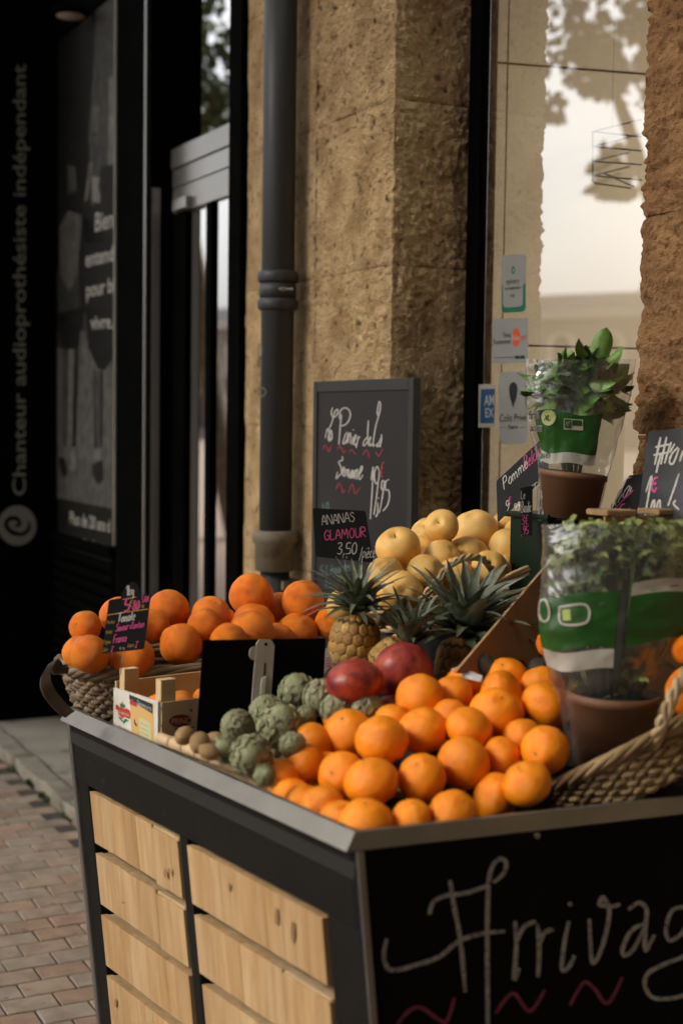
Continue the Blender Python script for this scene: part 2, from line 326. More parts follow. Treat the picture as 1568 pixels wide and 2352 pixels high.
ns, npp = int((S1 - S0) / BW), int((P1_ - P0_) / BL) + 2
for i in range(ns):
    for j in range(npp):
        p = P0_ + (j + (.5 if i % 2 else 0)) * BL; s = S0 + (i + .5) * BW
        if p + BL / 2 > P1_ or p - BL / 2 < P0_: continue
        # only the strip the picture shows (with a margin on each side)
        q = F(s, p, 0); d = (q - CAM).dot(FWD); px = CX + FPX * (q - CAM).dot(RGT) / d; py = CY - FPX * (q - CAM).dot(UPV) / d
        if px < -230 or px > 420 or py > 2560: continue
        o = put('brick', bmesh_brick[random.randrange(6)], None, path, Matrix.Translation(F(s, p, -.0145 + random.uniform(-.0012, .0018))) @ rot @ Matrix.Rotation(random.uniform(-.012, .012), 4, 'Z'))
KERB = M('kerb_stone', (.30, .265, .215), .9, (.20, .175, .14), 9, bump=.7, bscale=70, c3=(.14, .12, .10), s3=14, lo3=.6, hi3=.72, wcoord=True, spec=.15)
kb = tag(MB().box(F(2.2, 1.625, -.011), SD * 10, PD * .09, ZD * .03).build('kerb', MORTAR), kind='structure')
s = 2.2
while s < 11.5:
    l = random.uniform(.55, .8); b = bmesh.new(); bmesh.ops.create_cube(b, size=1)
    for v in b.verts: v.co = Vector((v.co.x * (l - .012), v.co.y * .1, v.co.z * .075))
    bmesh.ops.subdivide_edges(b, edges=b.edges[:], cuts=7, use_grid_fill=True)
    for v in b.verts: v.co += Vector((0, 1, .8)) * (.010 * noise.noise(Vector((s * 3 + v.co.x * 9, v.co.y * 9, v.co.z * 9))))
    me = bpy.data.meshes.new('kerb_stone'); b.to_mesh(me); b.free(); me.polygons.foreach_set('use_smooth', [True] * len(me.polygons))
    put('kerb_stone', me, KERB, kb, Matrix.Translation(F(s + l / 2, 1.672, .017)) @ rot); s += l
CONC = M('concrete', (.36, .325, .265), .92, (.28, .25, .205), 5, bump=.4, bscale=120, c3=(.14, .125, .10), s3=8, lo3=.58, hi3=.75, wcoord=True, spec=.15)
tag(MB().box(F(2.2, 1.724, -.01), SD * 10, PD * .9, ZD * .058).build('footpath', CONC), kind='structure')
# moss tufts in the kerb joint
WEED = M('weed_green', (.05, .075, .02), .8, (.03, .045, .015), 20)
for (s, n) in ((6.45, 26), (6.2, 34), (5.95, 30), (5.6, 18)):
    mb = MB()
    for k in range(n):
        a = random.uniform(0, 6.28); b0 = F(s + random.gauss(0, .035), 1.613 + random.gauss(0, .006), -.002); h = random.uniform(.012, .035)
        t = b0 + Vector((math.cos(a) * h * .8, math.sin(a) * h * .8, h)); sd = Vector((-math.sin(a), math.cos(a), 0)) * .004
        mb.add([b0 - sd, b0 + sd, b0.lerp(t, .6) + sd * 1.4, t, b0.lerp(t, .6) - sd * 1.4], [(0, 1, 2, 3, 4)])
    tag(mb.build('weed_tuft', WEED), {6.45: 'small green weed in kerb joint, farthest of the four', 6.2: 'largest weed tuft at the foot of the stone kerb', 5.95: 'moss tuft in kerb joint just before the stall leg', 5.6: 'low weed tuft hidden against the kerb beside the stall'}[s], 'weed', 'weeds along the kerb')

# ---- the stone house
PF, PG = 2.05, 2.32                                   # street face and glass plane
SC, SE, SN = 3.72, 4.84, 2.572                         # window-side corner, door-side end, near pier corner
ZJ = [0.04, .168, .653, 1.138, 1.623, 2.108, 2.593, 3.078, 3.563]
house = thing('stone_house', 'golden limestone house front with shop window and rough stone piers', 'building', F(3.5, 2.2, 0))
MB().box(F(-9, PF + .02, 3.575), SD * 34, PD * .5, ZD * 6.5).build('upper_wall', STONE, house)
MB().box(F(-9, PF + .03, .03), SD * (9 + 1.2), PD * .45, ZD * 3.54).build('side_wall', STONE, house)
MB().box(F(SN - .05, PF + .06, .03), SD * (SC - SN + .1), PD * .3, ZD * .72).build('apron_wall', STONE, house)
def block(path2, z0, z1, mat, amp, step=.011, corner=None, seed=0., rough=0.):
    # path2: (s, p) polyline of the visible skin; displaced grid with eroded joints and corner
    pts = []; L_ = 0.
    for i in range(len(path2) - 1):
        a, b = Vector((*path2[i], 0)), Vector((*path2[i + 1], 0)); n = max(2, int((b - a).length / step))
        t = (b - a).normalized(); nr = Vector((t.y, -t.x, 0))
        for k in range(n + (1 if i == len(path2) - 2 else 0)):
            pts.append((a.lerp(b, k / n), nr))
    m = len(pts); nz_ = max(3, int((z1 - z0) / step)); vs = []
    for j in range(nz_ + 1):
        z = z0 + (z1 - z0) * j / nz_; ez = min(z - z0, z1 - z)
        for i, (q, nr) in enumerate(pts):
            w_ = F(q.x, q.y, z)
            e = min(ez, (q - pts[0][0]).length + .5 * (corner is None), (q - pts[-1][0]).length)
            nz1 = noise.fractal(w_ * 9 + Vector((seed, 0, 0)), 1., 2., 5); nz2 = noise.fractal(w_ * 42, .9, 2., 3)
            mk = max(0, min(1, .5 + 1.6 * noise.noise(w_ * 3.1 + Vector((seed * 3, 5, 1))) + rough))
            dsp = amp * (.32 * nz1 + (.25 + .75 * mk) * .40 * nz2)
            dsp -= max(0, .003 + .006 * noise.noise(w_ * 4)) * math.exp(-(e / .006) ** 2); dsp += amp * (.08 + .60 * mk) * noise.noise(w_ * 80)
            n2 = nr
            if corner is not None:
                cd_ = (q - Vector((*corner, 0))).length
                dg = Vector((-1 if nr.x < 0 or True else 1, -1, 0)).normalized() * (1)
                if cd_ < .035:
                    kk = (1 - cd_ / .035); avg = CORN.normalized(); n2 = nr.lerp(avg, kk * .8)
                    dsp -= (.005 + .007 * max(0, noise.noise(Vector((seed, 3, z * 26))) + .4 * noise.noise(Vector((seed, 9, z * 70)))) ) * kk
            vs.append(F(q.x + n2.x * dsp, q.y + n2.y * dsp, z))
    fs = [(j * m + i, j * m + i + 1, (j + 1) * m + i + 1, (j + 1) * m + i) for j in range(nz_) for i in range(m - 1)]
    me = MB().add(vs, fs).mesh('stone_block', True); me.materials.append(mat)
    return put('stone_block', me, mat, house)
CORN = Vector((-1, -1, 0))
MB().box(F(SC + .016, PF + .018, .03), SD * (SE - SC - .02), PD * .3, ZD * 3.54).build('pier_core', MORTAR, house)
for k in range(len(ZJ) - 1):
    z0, z1 = ZJ[k] + .0008, ZJ[k + 1] - .0008
    block([(SC, PG + .02), (SC, PF), (SC + .52, PF)], z0, z1, STONE, .015, step=.006 if k >= 3 else .015, corner=(SC, PF), seed=k * 1.7, rough=.5 if k >= 5 else -.1)
    block([(SC + .526, PF + .004), (SE, PF + .012)], z0, z1, STONE, .006, seed=k * 2.3 + 9, rough=-.3)
CORN = Vector((1, -1, 0))
MB().box(F(1.2, PF + .018, .03), SD * (SN - 1.2 - .018), PD * .3, ZD * 3.54).build('pier_core', MORTAR, house)
for k in range(len(ZJ) - 1):
    z0, z1 = ZJ[k] + .001, ZJ[k + 1] - .001
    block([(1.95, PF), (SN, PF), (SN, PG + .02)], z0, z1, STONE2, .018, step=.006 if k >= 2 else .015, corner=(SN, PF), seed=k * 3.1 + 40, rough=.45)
# window: frame, pane and the panelled wall behind it
win = MB().box(F(3.652, 2.305, .78), SD * (SC - 3.652 - .004), PD * .03, ZD * 2.78).build('window', BLACKP, house)
MB().box(F(SN + .003, 2.305, .78), SD * .05, PD * .03, ZD * 2.78).build('frame', BLACKP, win)
MB().box(F(SN + .053, 2.305, .78), SD * (3.651 - SN - .053), PD * .03, ZD * .07).build('frame', BLACKP, win)
MB().box(F(SN + .053, 2.305, 3.49), SD * (3.651 - SN - .053), PD * .03, ZD * .07).build('frame', BLACKP, win)
PANE = glass_mat('window_glass', (.96, .97, .95), gain=8.0, base=.0)
DPANE = glass_mat('door_glass', (.75, .77, .75), gain=6.0, base=.08)
MB().add([F(SN + .05, PG, .84), F(3.655, PG, .84), F(3.655, PG, 3.5), F(SN + .05, PG, 3.5)], [(0, 1, 2, 3)]).build('pane', PANE, win)
CREAM = M('cream_panel', (.72, .63, .49), .5, (.66, .57, .44), 3, wcoord=True, spec=.3)
WD = (PD * .974 - SD * .225).normalized(); W0 = F(3.66, 2.365, 0); WN = Vector((WD.y, -WD.x, 0))
room = MB().box(W0 - WN * .06 + ZD * .05, WD * 4.2, WN * .045, ZD * 3.5).build('inner_wall', M('panel_joint', (.30, .25, .18), .9), house)
zz = [.2, 1.04, 1.88, 2.72, 3.52]; ww = [0, .035, 1.25, 2.45, 3.65]
for i in range(4):
    for j in range(4):
        bevel(MB().box(W0 - WN * .014 + WD * (ww[i] + .002) + ZD * (zz[j] + .003), WD * (ww[i + 1] - ww[i] - .004), WN * .014, ZD * (zz[j + 1] - zz[j] - .006)).build('wall_panel', CREAM, room), .002)
MB().box(F(-1, 6.2, .05), SD * 4, PD * .1, ZD * 3.5).build('inner_wall', CREAM, house)
MB().box(F(-1, 2.4, .05), SD * 4.5, PD * 3.8, ZD * .02).build('inner_floor', M('shop_floor', (.35, .3, .24), .6), house)

# inferred, unseen ceiling lamp, added to light the panelled wall
cl_ = thing('added_ceiling_lamp', 'unseen ceiling lamp added inside the fruit shop to light its wall', 'lamp', F(1.4, 3.3, 3.3))
MB().box(F(.75, 2.8, 3.36), SD * 1.3, PD * 1.0, ZD * .05).build('housing', ALU, cl_)
la = bpy.data.lights.new('added_lamp_light', 'AREA'); la.shape = 'RECTANGLE'; la.size = 1.3; la.size_y = 1.0; la.energy = 50; la.color = (1, .88, .70)
lo_ = bpy.data.objects.new('added_lamp_light', la); col.objects.link(lo_); lo_.location = F(1.4, 3.33, 3.345); lo_.rotation_euler = (0, 0, R(90) + TH); lo_.parent = cl_; lo_.matrix_parent_inverse = pmw(cl_).inverted()
MB().box(F(-1, 2.45, 3.43), SD * 4.9, PD * 3.8, ZD * .06).build('inner_ceiling', CREAM, house)
# drainpipe
DS, DP, DR = 4.365, 1.975, .055
pipe = thing('drainpipe', 'dark grey drainpipe with double collar running down the stone pier', 'drainpipe', F(DS, DP, .05))
PIPE = M('pipe_paint', (.048, .053, .056), .48, (.034, .037, .039), 3, c3=(.10, .075, .045), s3=7, lo3=.62, hi3=.78, spec=.4, stretch=(1, 1, .4))
IRON = M('old_iron', (.21, .175, .125), .7, (.15, .12, .08), 12, c3=(.10, .055, .025), s3=16, lo3=.58, hi3=.7, bump=.2, bscale=80)
c = F(DS, DP, 0)
MB().lathe([(DR, 1.15), (DR, 3.9)], 40, c).build('tube', PIPE, pipe, True)
for z in (2.118, 2.028):
    MB().lathe([(DR, z - .022)] + [(DR + .014 * math.sin(R(a)) ** .7, z - .02 * math.cos(R(a))) for a in range(8, 180, 16)] + [(DR, z + .022)], 40, c).build('collar', PIPE, pipe, True)
MB().lathe([(DR + .001, 2.05), (DR + .006, 2.052), (DR + .006, 2.095), (DR + .001, 2.097)], 40, c).build('clamp', PIPE, pipe, True)
fr = (CAM - F(DS, DP, 2.075)).normalized(); fr.z = 0; fr.normalize(); sdv = Vector((-fr.y, fr.x, 0))
MB().tube([c + ZD * 2.073 + fr * (DR + .004) + sdv * .014, c + ZD * 2.073 + fr * (DR + .03) + sdv * .02], .008, 8).tube([c + ZD * 2.073 + fr * (DR + .016) + sdv * .002, c + ZD * 2.073 + fr * (DR + .016) + sdv * .05], .0045, 6).build('screw', ALU, pipe)
MB().lathe([(.058, 1.135), (.068, 1.137), (.069, 1.225), (.077, 1.232), (.079, 1.25), (.077, 1.268), (.07, 1.272), (.0, 1.273)], 40, c).build('socket', IRON, pipe, True)
MB().lathe([(.05, .05), (.05, 1.14)], 32, c).build('lower_tube', PIPE, pipe, True)
MB().box(c + ZD * 1.075 - PD * 0 - SD * .07, SD * .14, PD * .075, ZD * .03).build('bracket', IRON, pipe)
def pipe_pt(x, y):
    r = ray(x, y); o = CAM - c; a = r.x ** 2 + r.y ** 2; b = 2 * (o.x * r.x + o.y * r.y); cc = o.x ** 2 + o.y ** 2 - (DR + .0007) ** 2
    dsc = b * b - 4 * a * cc; t = (-b - math.sqrt(max(dsc, 0))) / (2 * a); return CAM + r * t
PZ = Zone(960, 1050, .5736)
strokes(Surf(pipe_pt, fr), [[(135, 565), (152, 590), (148, 640), (130, 655), (128, 610), (135, 565)], [(150, 690), (130, 720), (150, 745), (128, 720)], [(148, 755), (125, 800)], [(120, 830), (150, 826)], [(135, 868), (125, 900), (150, 935), (182, 905), (160, 875), (135, 880)]], 2.2, M('scratch', (.2, .2, .19), .8), pipe, 'scribble', PZ, 0.)

# ---- the black shopfront on the left
shop = thing('black_shopfront', 'black painted hearing-aid shopfront with glass door beside the stone pier', 'shopfront', F(6.2, 2.1, 0))
bevel(MB().box(F(SE + .003, PF - .012, .04), SD * .117, PD * .25, ZD * 3.53).build('door_jamb', BLACKP, shop), .004)
MB().box(F(5.86, PF, .04), SD * .46, PD * .3, ZD * 3.53).build('post', BLACKP, shop)
MB().box(F(5.905, PF - .006, .04), SD * .02, PD * .0055, ZD * 3.53).build('metal_trim', ALU, shop)
MB().box(F(5.853, 2.057, .04), SD * .0065, PD * .036, ZD * 2.585).build('metal_trim', ALU, shop)
MB().box(F(4.3, PF + .001, 3.571), SD * 8, PD * .45, ZD * .7).build('fascia', BLACKP, shop)
DOORA = M('door_aluminium', (.42, .41, .395), .3, (.35, .34, .325), 3, metal=.75, spec=.5)
door = MB().box(F(4.962, 2.142, 2.709), SD * .897, PD * .05, ZD * .082).build('door', DOORA, shop)
MB().box(F(4.962, 2.150, 2.630), SD * .897, PD * .05, ZD * .073).build('door_head', DOORA, door)
MB().box(F(4.962, 2.146, 2.517), SD * .88, PD * .045, ZD * .104).build('top_rail', DOORA, door)
MB().box(F(4.962, 2.146, .05), SD * .88, PD * .045, ZD * .18).build('bottom_rail', BLACKP, door)
MB().box(F(5.70, 2.150, .235), SD * .14, PD * .014, ZD * 2.28).build('stile', BLACKP, door)
MB().box(F(5.405, 2.150, .235), SD * .06, PD * .013, ZD * 2.28).build('stile', BLACKP, door)
MB().box(F(5.62, 2.12, 2.52), SD * .16, PD * .028, ZD * .045).build('door_closer', ALU, door)
for z0, z1 in ((.235, 2.515), (2.795, 3.57)):
    MB().add([F(4.962, 2.165, z0), F(5.858, 2.165, z0), F(5.858, 2.165, z1), F(4.962, 2.165, z1)], [(0, 1, 2, 3)]).build('pane', DPANE, door)
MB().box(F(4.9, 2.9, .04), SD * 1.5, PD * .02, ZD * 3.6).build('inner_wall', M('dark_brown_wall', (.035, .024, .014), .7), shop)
MB().box(F(4.87, 2.36, .04), SD * .02, PD * .56, ZD * 3.6).build('inner_wall', BLACKM, shop)
MB().box(F(6.35, 2.36, .04), SD * .02, PD * .56, ZD * 3.6).build('inner_wall', BLACKM, shop)
# wall behind the poster, slats below it, far cheek with the sign
MB().box(F(6.325, PF + .02, .04), SD * 1.02, PD * .2, ZD * 3.52).build('wall', BLACKP, shop)
z = .10
while z < 1.0:
    b0, b1 = F(6.33, PF + .018, z), F(6.33, PF - .012, z + .012)
    MB().hexa([b0, b1, b1 + SD * 1.0, b0 + SD * 1.0], [b0 + ZD * .05, b1 + ZD * .034, b1 + ZD * .034 + SD * 1.0, b0 + ZD * .05 + SD * 1.0]).build('slat', BLACKP, shop); z += .058
MB().box(F(6.33, PF - .03, 1.005), SD * 1.0, PD * .05, ZD * .03).build('ledge', BLACKP, shop)
MB().box(F(7.34, 1.70, .04), SD * .3, PD * .55, ZD * 3.9).build('side_panel', BLACKP, shop)
cheek = plane_surf(F(7.34, 1.9, 0), -SD)
SIGN = M('sign_cream', (.20, .195, .16), .7)
printed(cheek, 'Chanteur audioprothésiste indépendant', (59, 1138), (0, -990), (-31, 0), SIGN, shop, lift=.003, bold=.012)
flat_poly(cheek, ell(40, 1207, 44, 46), SIGN, shop, 'logo', .003)
ZP = Zone(0, 1200, .46772); ZQ = Zone(0, 250, .42517)
strokes(cheek, [[(240, 1890), (252, 1945), (205, 1998), (125, 1995), (68, 1955), (55, 1905), (90, 1868), (140, 1868), (168, 1898), (155, 1930), (128, 1925)]], 10, BLACKP, shop, 'logo', ZP, .004, taper=.8)
# downlight under the fascia
lamp = thing('downlight', 'round pale downlight under the black shop fascia', 'lamp', F(6.75, 1.98, 3.54))
MB().lathe([(.07, 3.545), (.085, 3.548), (.085, 3.57), (.0, 3.571)], 28, F(6.75, 1.96, 0)).build('housing', BLACKP, lamp, True)
MB().lathe([(0, 3.540), (.066, 3.541), (.066, 3.546), (0, 3.547)], 28, F(6.75, 1.96, 0)).build('diffuser', M('opal', (.7, .66, .6), .5), lamp, True)
# poster
pp = plane_surf(F(6.8, PF + .012, 0), -PD); 
def gm(v): return M('poster_%.3f' % v, (v * 1.25, v * 1.22, v * 1.1), .5, (v * .7, v * .68, v * .62), 18, wcoord=True, ior=1.15)
poster = thing('poster', 'black and white poster of walking figures on the black shopfront', 'poster', F(6.82, PF + .012, 1.06))
MB().prism([pp.pt(*q, -.001) for q in ((123, -60), (264, -60), (256, 1300), (123, 1252))], PD * .006).build('sheet', gm(.012), poster)
for q, g_, lf in (
    ([(222, -60), (263, -60), (262, 560), (210, 560), (205, 300), (218, 120)], .055, 1), ([(150, 560), (262, 560), (259, 1168), (124, 1142), (124, 640)], .030, 1),
    ([(124, 800), (259, 800), (258, 1060), (124, 1050)], .085, 2), ([(124, 1050), (258, 1060), (259, 1168), (124, 1142)], .075, 2), ([(252, 180), (262, 170), (262, 420), (250, 400)], .16, 3)):
    flat_poly(pp, q, gm(g_), poster, 'print', .0006 * lf)
for q, g_ in (([(560, 1560), (650, 1390), (780, 1440), (770, 1900), (700, 2080), (655, 2150), (575, 2000)], .075), ([(850, 930), (885, 945), (830, 1290), (798, 1320)], .12), ([(870, 1070), (955, 1085), (945, 1330), (880, 1300)], .20), ([(880, 400), (940, 410), (935, 640), (870, 660)], .10),
              ([(640, 960), (720, 980), (730, 1200), (650, 1250)], .05), ([(960, 980), (1080, 960), (1095, 1700), (800, 1700), (790, 1350), (900, 1340)], .012), ([(780, 1420), (1090, 1700), (1090, 2352), (760, 2352), (740, 1900)], .010), ([(880, 690), (930, 720), (900, 790), (870, 760)], .07)):
    flat_poly(pp, q, gm(g_), poster, 'print', .0025, ZQ)
for q, g_ in (([(740, 60), (975, 60), (975, 500), (905, 600), (845, 585), (770, 420)], .008), ([(480, 120), (720, 60), (700, 330), (650, 420), (540, 420)], .010), ([(545, 400), (590, 420), (580, 1250), (540, 1250)], .045), ([(595, 420), (640, 420), (620, 1290), (585, 1290)], .11), ([(640, 400), (680, 420), (655, 1250), (625, 1260)], .018),
              ([(805, 600), (880, 600), (875, 1270), (820, 1270)], .055), ([(805, 600), (825, 600), (835, 1270), (812, 1270)], .02), ([(865, 600), (885, 600), (880, 1270), (866, 1270)], .02), ([(510, 1340), (560, 1360), (585, 1480), (545, 1530), (515, 1430)], .012), ([(600, 1250), (650, 1260), (650, 1450), (605, 1450)], .13), ([(800, 1270), (860, 1270), (870, 1370), (815, 1360)], .14), ([(790, 1410), (880, 1370), (890, 1540), (840, 1580), (800, 1500)], .014), ([(690, 260), (740, 270), (760, 400), (690, 440)], .08)):
    flat_poly(pp, q, gm(g_), poster, 'print', .0032, ZP)
PT = M('poster_text', (.33, .32, .28), .5)
for t, p0, ex, up, zn in (('Bien', (903, 1592), (165, -40), (6, -185), ZQ), ('entend', (815, 1925), (262, -62), (0, -155), ZQ), ('pour bi', (822, 2212), (262, -55), (0, -150), ZQ), ('vivre.', (786, 252), (190, -12), (-8, -125), ZP), ('Plus de 20 ans d', (604, 1912), (345, 75), (2, -112), ZP), ('au service de votre', (590, 2070), (360, 92), (0, -78), ZP)):
    printed(pp, t, p0, ex, up, PT, poster, zn, .0040, .015)
MB().box(F(6.335, PF - .004, 1.05), SD * .012, PD * .014, ZD * 2.5).build('edge_trim', M('pale_trim', (.36, .33, .28), .4), poster)
#@@SECTION3
# ================================================================== across the square (seen in the glass)
def mirror_pt(x, y, p, dist):                           # where a reflected ray is after dist metres
    h = hitp(x, y, p); r = ray(x, y).normalized(); r = r - PD * (2 * r.dot(PD)); return h + r * dist
bA, bB = mirror_pt(1560, 960, PG, 92), mirror_pt(380, 950, 2.165, 112)
bA.z = bB.z = 0; bd = (bB - bA).normalized(); bn = Vector((bd.y, -bd.x, 0))
if bn.dot(F(4, 2, 0) - bA) < 0: bn = -bn
FARW = M('far_limestone', (.33, .29, .235), .9, (.27, .235, .19), .4, wcoord=True); FARL = M('pale_surround', (.62, .57, .49), .9); FARD = M('far_pane', (.05, .05, .055), .3); FARR = M('far_roof', (.17, .155, .15), .9, (.13, .12, .12), .5, wcoord=True)
far = thing('far_building', 'long pale stone building across the square reflected in the shop window', 'building', bA.lerp(bB, .5))
BLn = (bB - bA).length + 30; b0 = bA - bd * 15
MB().box(b0, bd * BLn, -bn * 10, ZD * 8.6).build('wall', FARW, far)
MB().box(b0 + bn * .4 + ZD * 8.62, bd * BLn, -bn * 11, ZD * .5).build('cornice', FARL, far)
MB().hexa([b0 + ZD * 9.13, b0 + ZD * 9.13 + bd * BLn, b0 + ZD * 9.13 + bd * BLn - bn * 9, b0 + ZD * 9.13 - bn * 9], [b0 + ZD * 10.6 - bn * 3, b0 + ZD * 10.6 + bd * BLn - bn * 3, b0 + ZD * 10.6 + bd * BLn - bn * 6, b0 + ZD * 10.6 - bn * 6]).build('roof', FARR, far)
k = 6.
while k < BLn - 5:
    for z0, hh in ((.8, 2.0), (4.9, 1.9)):
        o = b0 + bd * k + bn * .02 + ZD * z0
        arch = [(-.75, 0), (.75, 0), (.75, hh)] + [(.75 * math.cos(R(a)), hh + .75 * math.sin(R(a))) for a in range(15, 180, 15)] + [(-.75, hh)]
        wi = MB().prism([o + bd * a * 1.5 + ZD * b_ * 1.08 for a, b_ in arch], bn * .1).build('window', FARL, far)
        MB().prism([o + bn * .11 + bd * a * .8 + ZD * b_ for a, b_ in arch], bn * .05).build('pane', FARD, wi)
    k += 3.5
for kk in (18, 39, 52, 71):
    if kk < BLn: MB().box(b0 + bd * kk + ZD * 9 - bn * 4, bd * 1.6, -bn * 1, ZD * 2.3).build('chimney', FARW, far)
LEAF = M('tree_leaf', (.055, .085, .03), .7, (.035, .055, .02), 2, rand=.1, wcoord=True); BARK = M('bark', (.11, .085, .06), .9, (.06, .045, .03), 8, bump=.5, bscale=30)
def tree(base, lean, blobs, label, n=5200, seed=1):
    rs = random.Random(seed); t = thing('street_tree', label, 'tree', base, 'trees on the square')
    top = base + lean
    path_ = [base, base + lean * .35 + Vector((.1, .05, 0)), base + lean * .7, top]
    mb = MB().tube(catmull(path_, 5), [.24 - .013 * i for i in range(16)], 10)
    for b_, r_ in blobs[:3]: mb.tube(catmull([base + lean * .9, (base + lean * .9).lerp(b_, .5) + Vector((0, 0, .4)), b_], 4), [.09 - .009 * i for i in range(9)], 7)
    mb.build('trunk', BARK, t, True)
    lv = MB()
    for b_, r_ in blobs:
        for i in range(n // len(blobs)):
            v = Vector((rs.gauss(0, 1), rs.gauss(0, 1), rs.gauss(0, 1))).normalized() * r_ * (rs.random() ** .4)
            v.z *= .7; q = b_ + v
            if noise.noise(q * 2.1) + .5 * noise.noise(q * 5) < .04: continue
            a = Vector((rs.gauss(0, 1), rs.gauss(0, 1), rs.gauss(0, 1))).normalized(); c_ = a.orthogonal().normalized(); s_ = rs.uniform(.05, .11)
            lv.add([q - a * s_, q + c_ * s_ * .6, q + a * s_, q - c_ * s_ * .6], [(0, 1, 2, 3)])
    tag(lv.build('crown', LEAF, t), kind='stuff')
tA = mirror_pt(1660, 1000, PG, 13.5); tA.z = 0
tree(tA, Vector((.3, .6, 3.6)), [(mirror_pt(x, y, PG, d_), r_) for x, y, d_, r_ in ((1330, 60, 13, 1.3), (1420, -150, 14, 1.9), (1250, -120, 13, 1.6), (1415, 400, 12.4, .42), (1490, 120, 13, 1.0), (1370, 150, 12.6, .5), (1290, 230, 13.3, .35), (1150, 40, 14, 1.3), (1400, -500, 13, 2.4), (1700, 60, 14, 1.8))], 'leafy street tree reflected in the shop window', n=5200, seed=3)
tB = mirror_pt(560, 1010, 2.165, 14.); tB.z = 0
tree(tB, mirror_pt(425, 430, 2.165, 14.) - tB, [(mirror_pt(x, y, 2.165, d_), r_) for x, y, d_, r_ in ((430, 260, 14, .75), (500, 200, 14.5, .8), (460, 60, 14, 1.4), (380, 100, 13.6, 1.3), (560, 40, 14.5, 1.6), (480, -250, 14, 2.))], 'leaning street tree reflected in the glass door', n=4200, seed=8)

CANOPY = [(-12, -5, 6.5, 4.5), (-4, -5.5, 6.8, 4.6), (11, -9, 6.8, 4.2), (-9, -13, 7, 5), (0, -15, 7.5, 5), (8, -15, 7, 5), (14, -14, 7, 4.5), (-5, -1.2, 5.6, 3.6), (-9, -2, 5.2, 4), (-1.5, -4.5, 6.0, 3.2), (-7, 1.0, 9, 3), (4, -2.5, 8.5, 3.6), (7, -3.5, 8.5, 3.4), (-3.2, -.5, 5.0, 2.8), (-1.6, -2.3, 5.8, 2.5)]
# the square's out-of-frame trees; several added behind the viewer to block sky light
def plane_tree(s, p, zc, rr, seed, n=1500):
    rs = random.Random(seed); b_ = F(s, p, 0); t = thing('plane_tree', 'tall out-of-frame plane tree of the square, placed to shade the stall', 'tree', b_, 'plane trees of the square')
    MB().tube(catmull([b_, b_ + Vector((.1, .1, 2)), b_ + Vector((-.1, .2, zc))], 5), [.3 - .015 * i for i in range(11)], 10).build('trunk', BARK, t, True)
    lv = MB()
    for i in range(n):
        v = Vector((rs.gauss(0, 1), rs.gauss(0, 1), rs.gauss(0, 1))).normalized() * (rs.random() ** .33); q = b_ + Vector((v.x * rr, v.y * rr, zc + v.z * rr * .55))
        a = Vector((rs.gauss(0, 1), rs.gauss(0, 1), rs.gauss(0, 1))).normalized(); c_ = a.orthogonal().normalized(); s_ = rs.uniform(.22, .42)
        lv.add([q - a * s_, q + c_ * s_ * .6, q + a * s_, q - c_ * s_ * .6], [(0, 1, 2, 3)])
    tag(lv.build('crown', LEAF, t), kind='stuff')
for i, (s, p, zc, rr) in enumerate(CANOPY): plane_tree(s, p, zc, rr, 50 + i)

eh = thing('sky_block_house', 'unseen stone house added behind the viewer to block low sky light', 'building', F(-15, -5, 0))  # house added out of view to keep low sky light off the stall end
MB().box(F(-15, -13, 0), -SD * 8, PD * 14.5, ZD * 12).build('wall', FARW, eh); MB().box(F(-14.6, -13.3, 12.01), -SD * 8.8, PD * 15.1, ZD * .5).build('cornice', FARL, eh)
for i in range(5):
    for z0 in (.9, 4.6, 8.2):
        wi = MB().box(F(-15, -12 + i * 2.8, z0), SD * .06, PD * 1.4, ZD * 2.4).build('window', FARL, eh); MB().box(F(-14.93, -11.85 + i * 2.8, z0 + .15), SD * .03, PD * 1.1, ZD * 2.1).build('pane', FARD, wi)

# ================================================================== the stall
ZR, ZB = 1.03, 1.005
T0, T1 = hitz(815, 1911, ZR), hitz(157, 1623.5, ZR)
U = (T1 - T0).normalized(); LU = (T1 - T0).length
Vm = (hitz(1568, 1830, ZR) - T0); V = Vector((-U.y, U.x, 0)); V = -V if V.dot(Vm) < 0 else V
V = Vm.normalized()
LV = 1.0
while pof(T0 + V * LV) > 1.90 or pof(T1 + V * LV) > 1.93: LV -= .01
def S(u, v, z): return T0 + U * u + V * v + ZD * (z - ZR)
stall = thing('market_stall', 'dark steel fruit stall with pine drawers and chalkboard end', 'stall', S(.5, .4, 0))
OUT = .016; LEAN = .10
def ring(off, z): c_ = off * .2 if off > 0 else off; return [S(-c_, -off, z), S(LU + c_, -off, z), S(LU + c_, LV + off, z), S(-c_, LV + off, z)]
# rim: four canted flanges
r1, r0, ri, rj = ring(0, ZR), ring(OUT, ZB - .003), ring(-.010, ZR), ring(-.010, ZB - .01)
for i in range(4):
    j = (i + 1) % 4
    MB().hexa([r0[i], r0[j], rj[j], rj[i]], [r1[i], r1[j], ri[j], ri[i]]).build('rim', ZINC, stall)
MB().box(S(.002, .002, .955), U * (LU - .004), V * (LV - .004), ZD * .025).build('tray', M('tray_black', (.012, .012, .011), .6), stall)
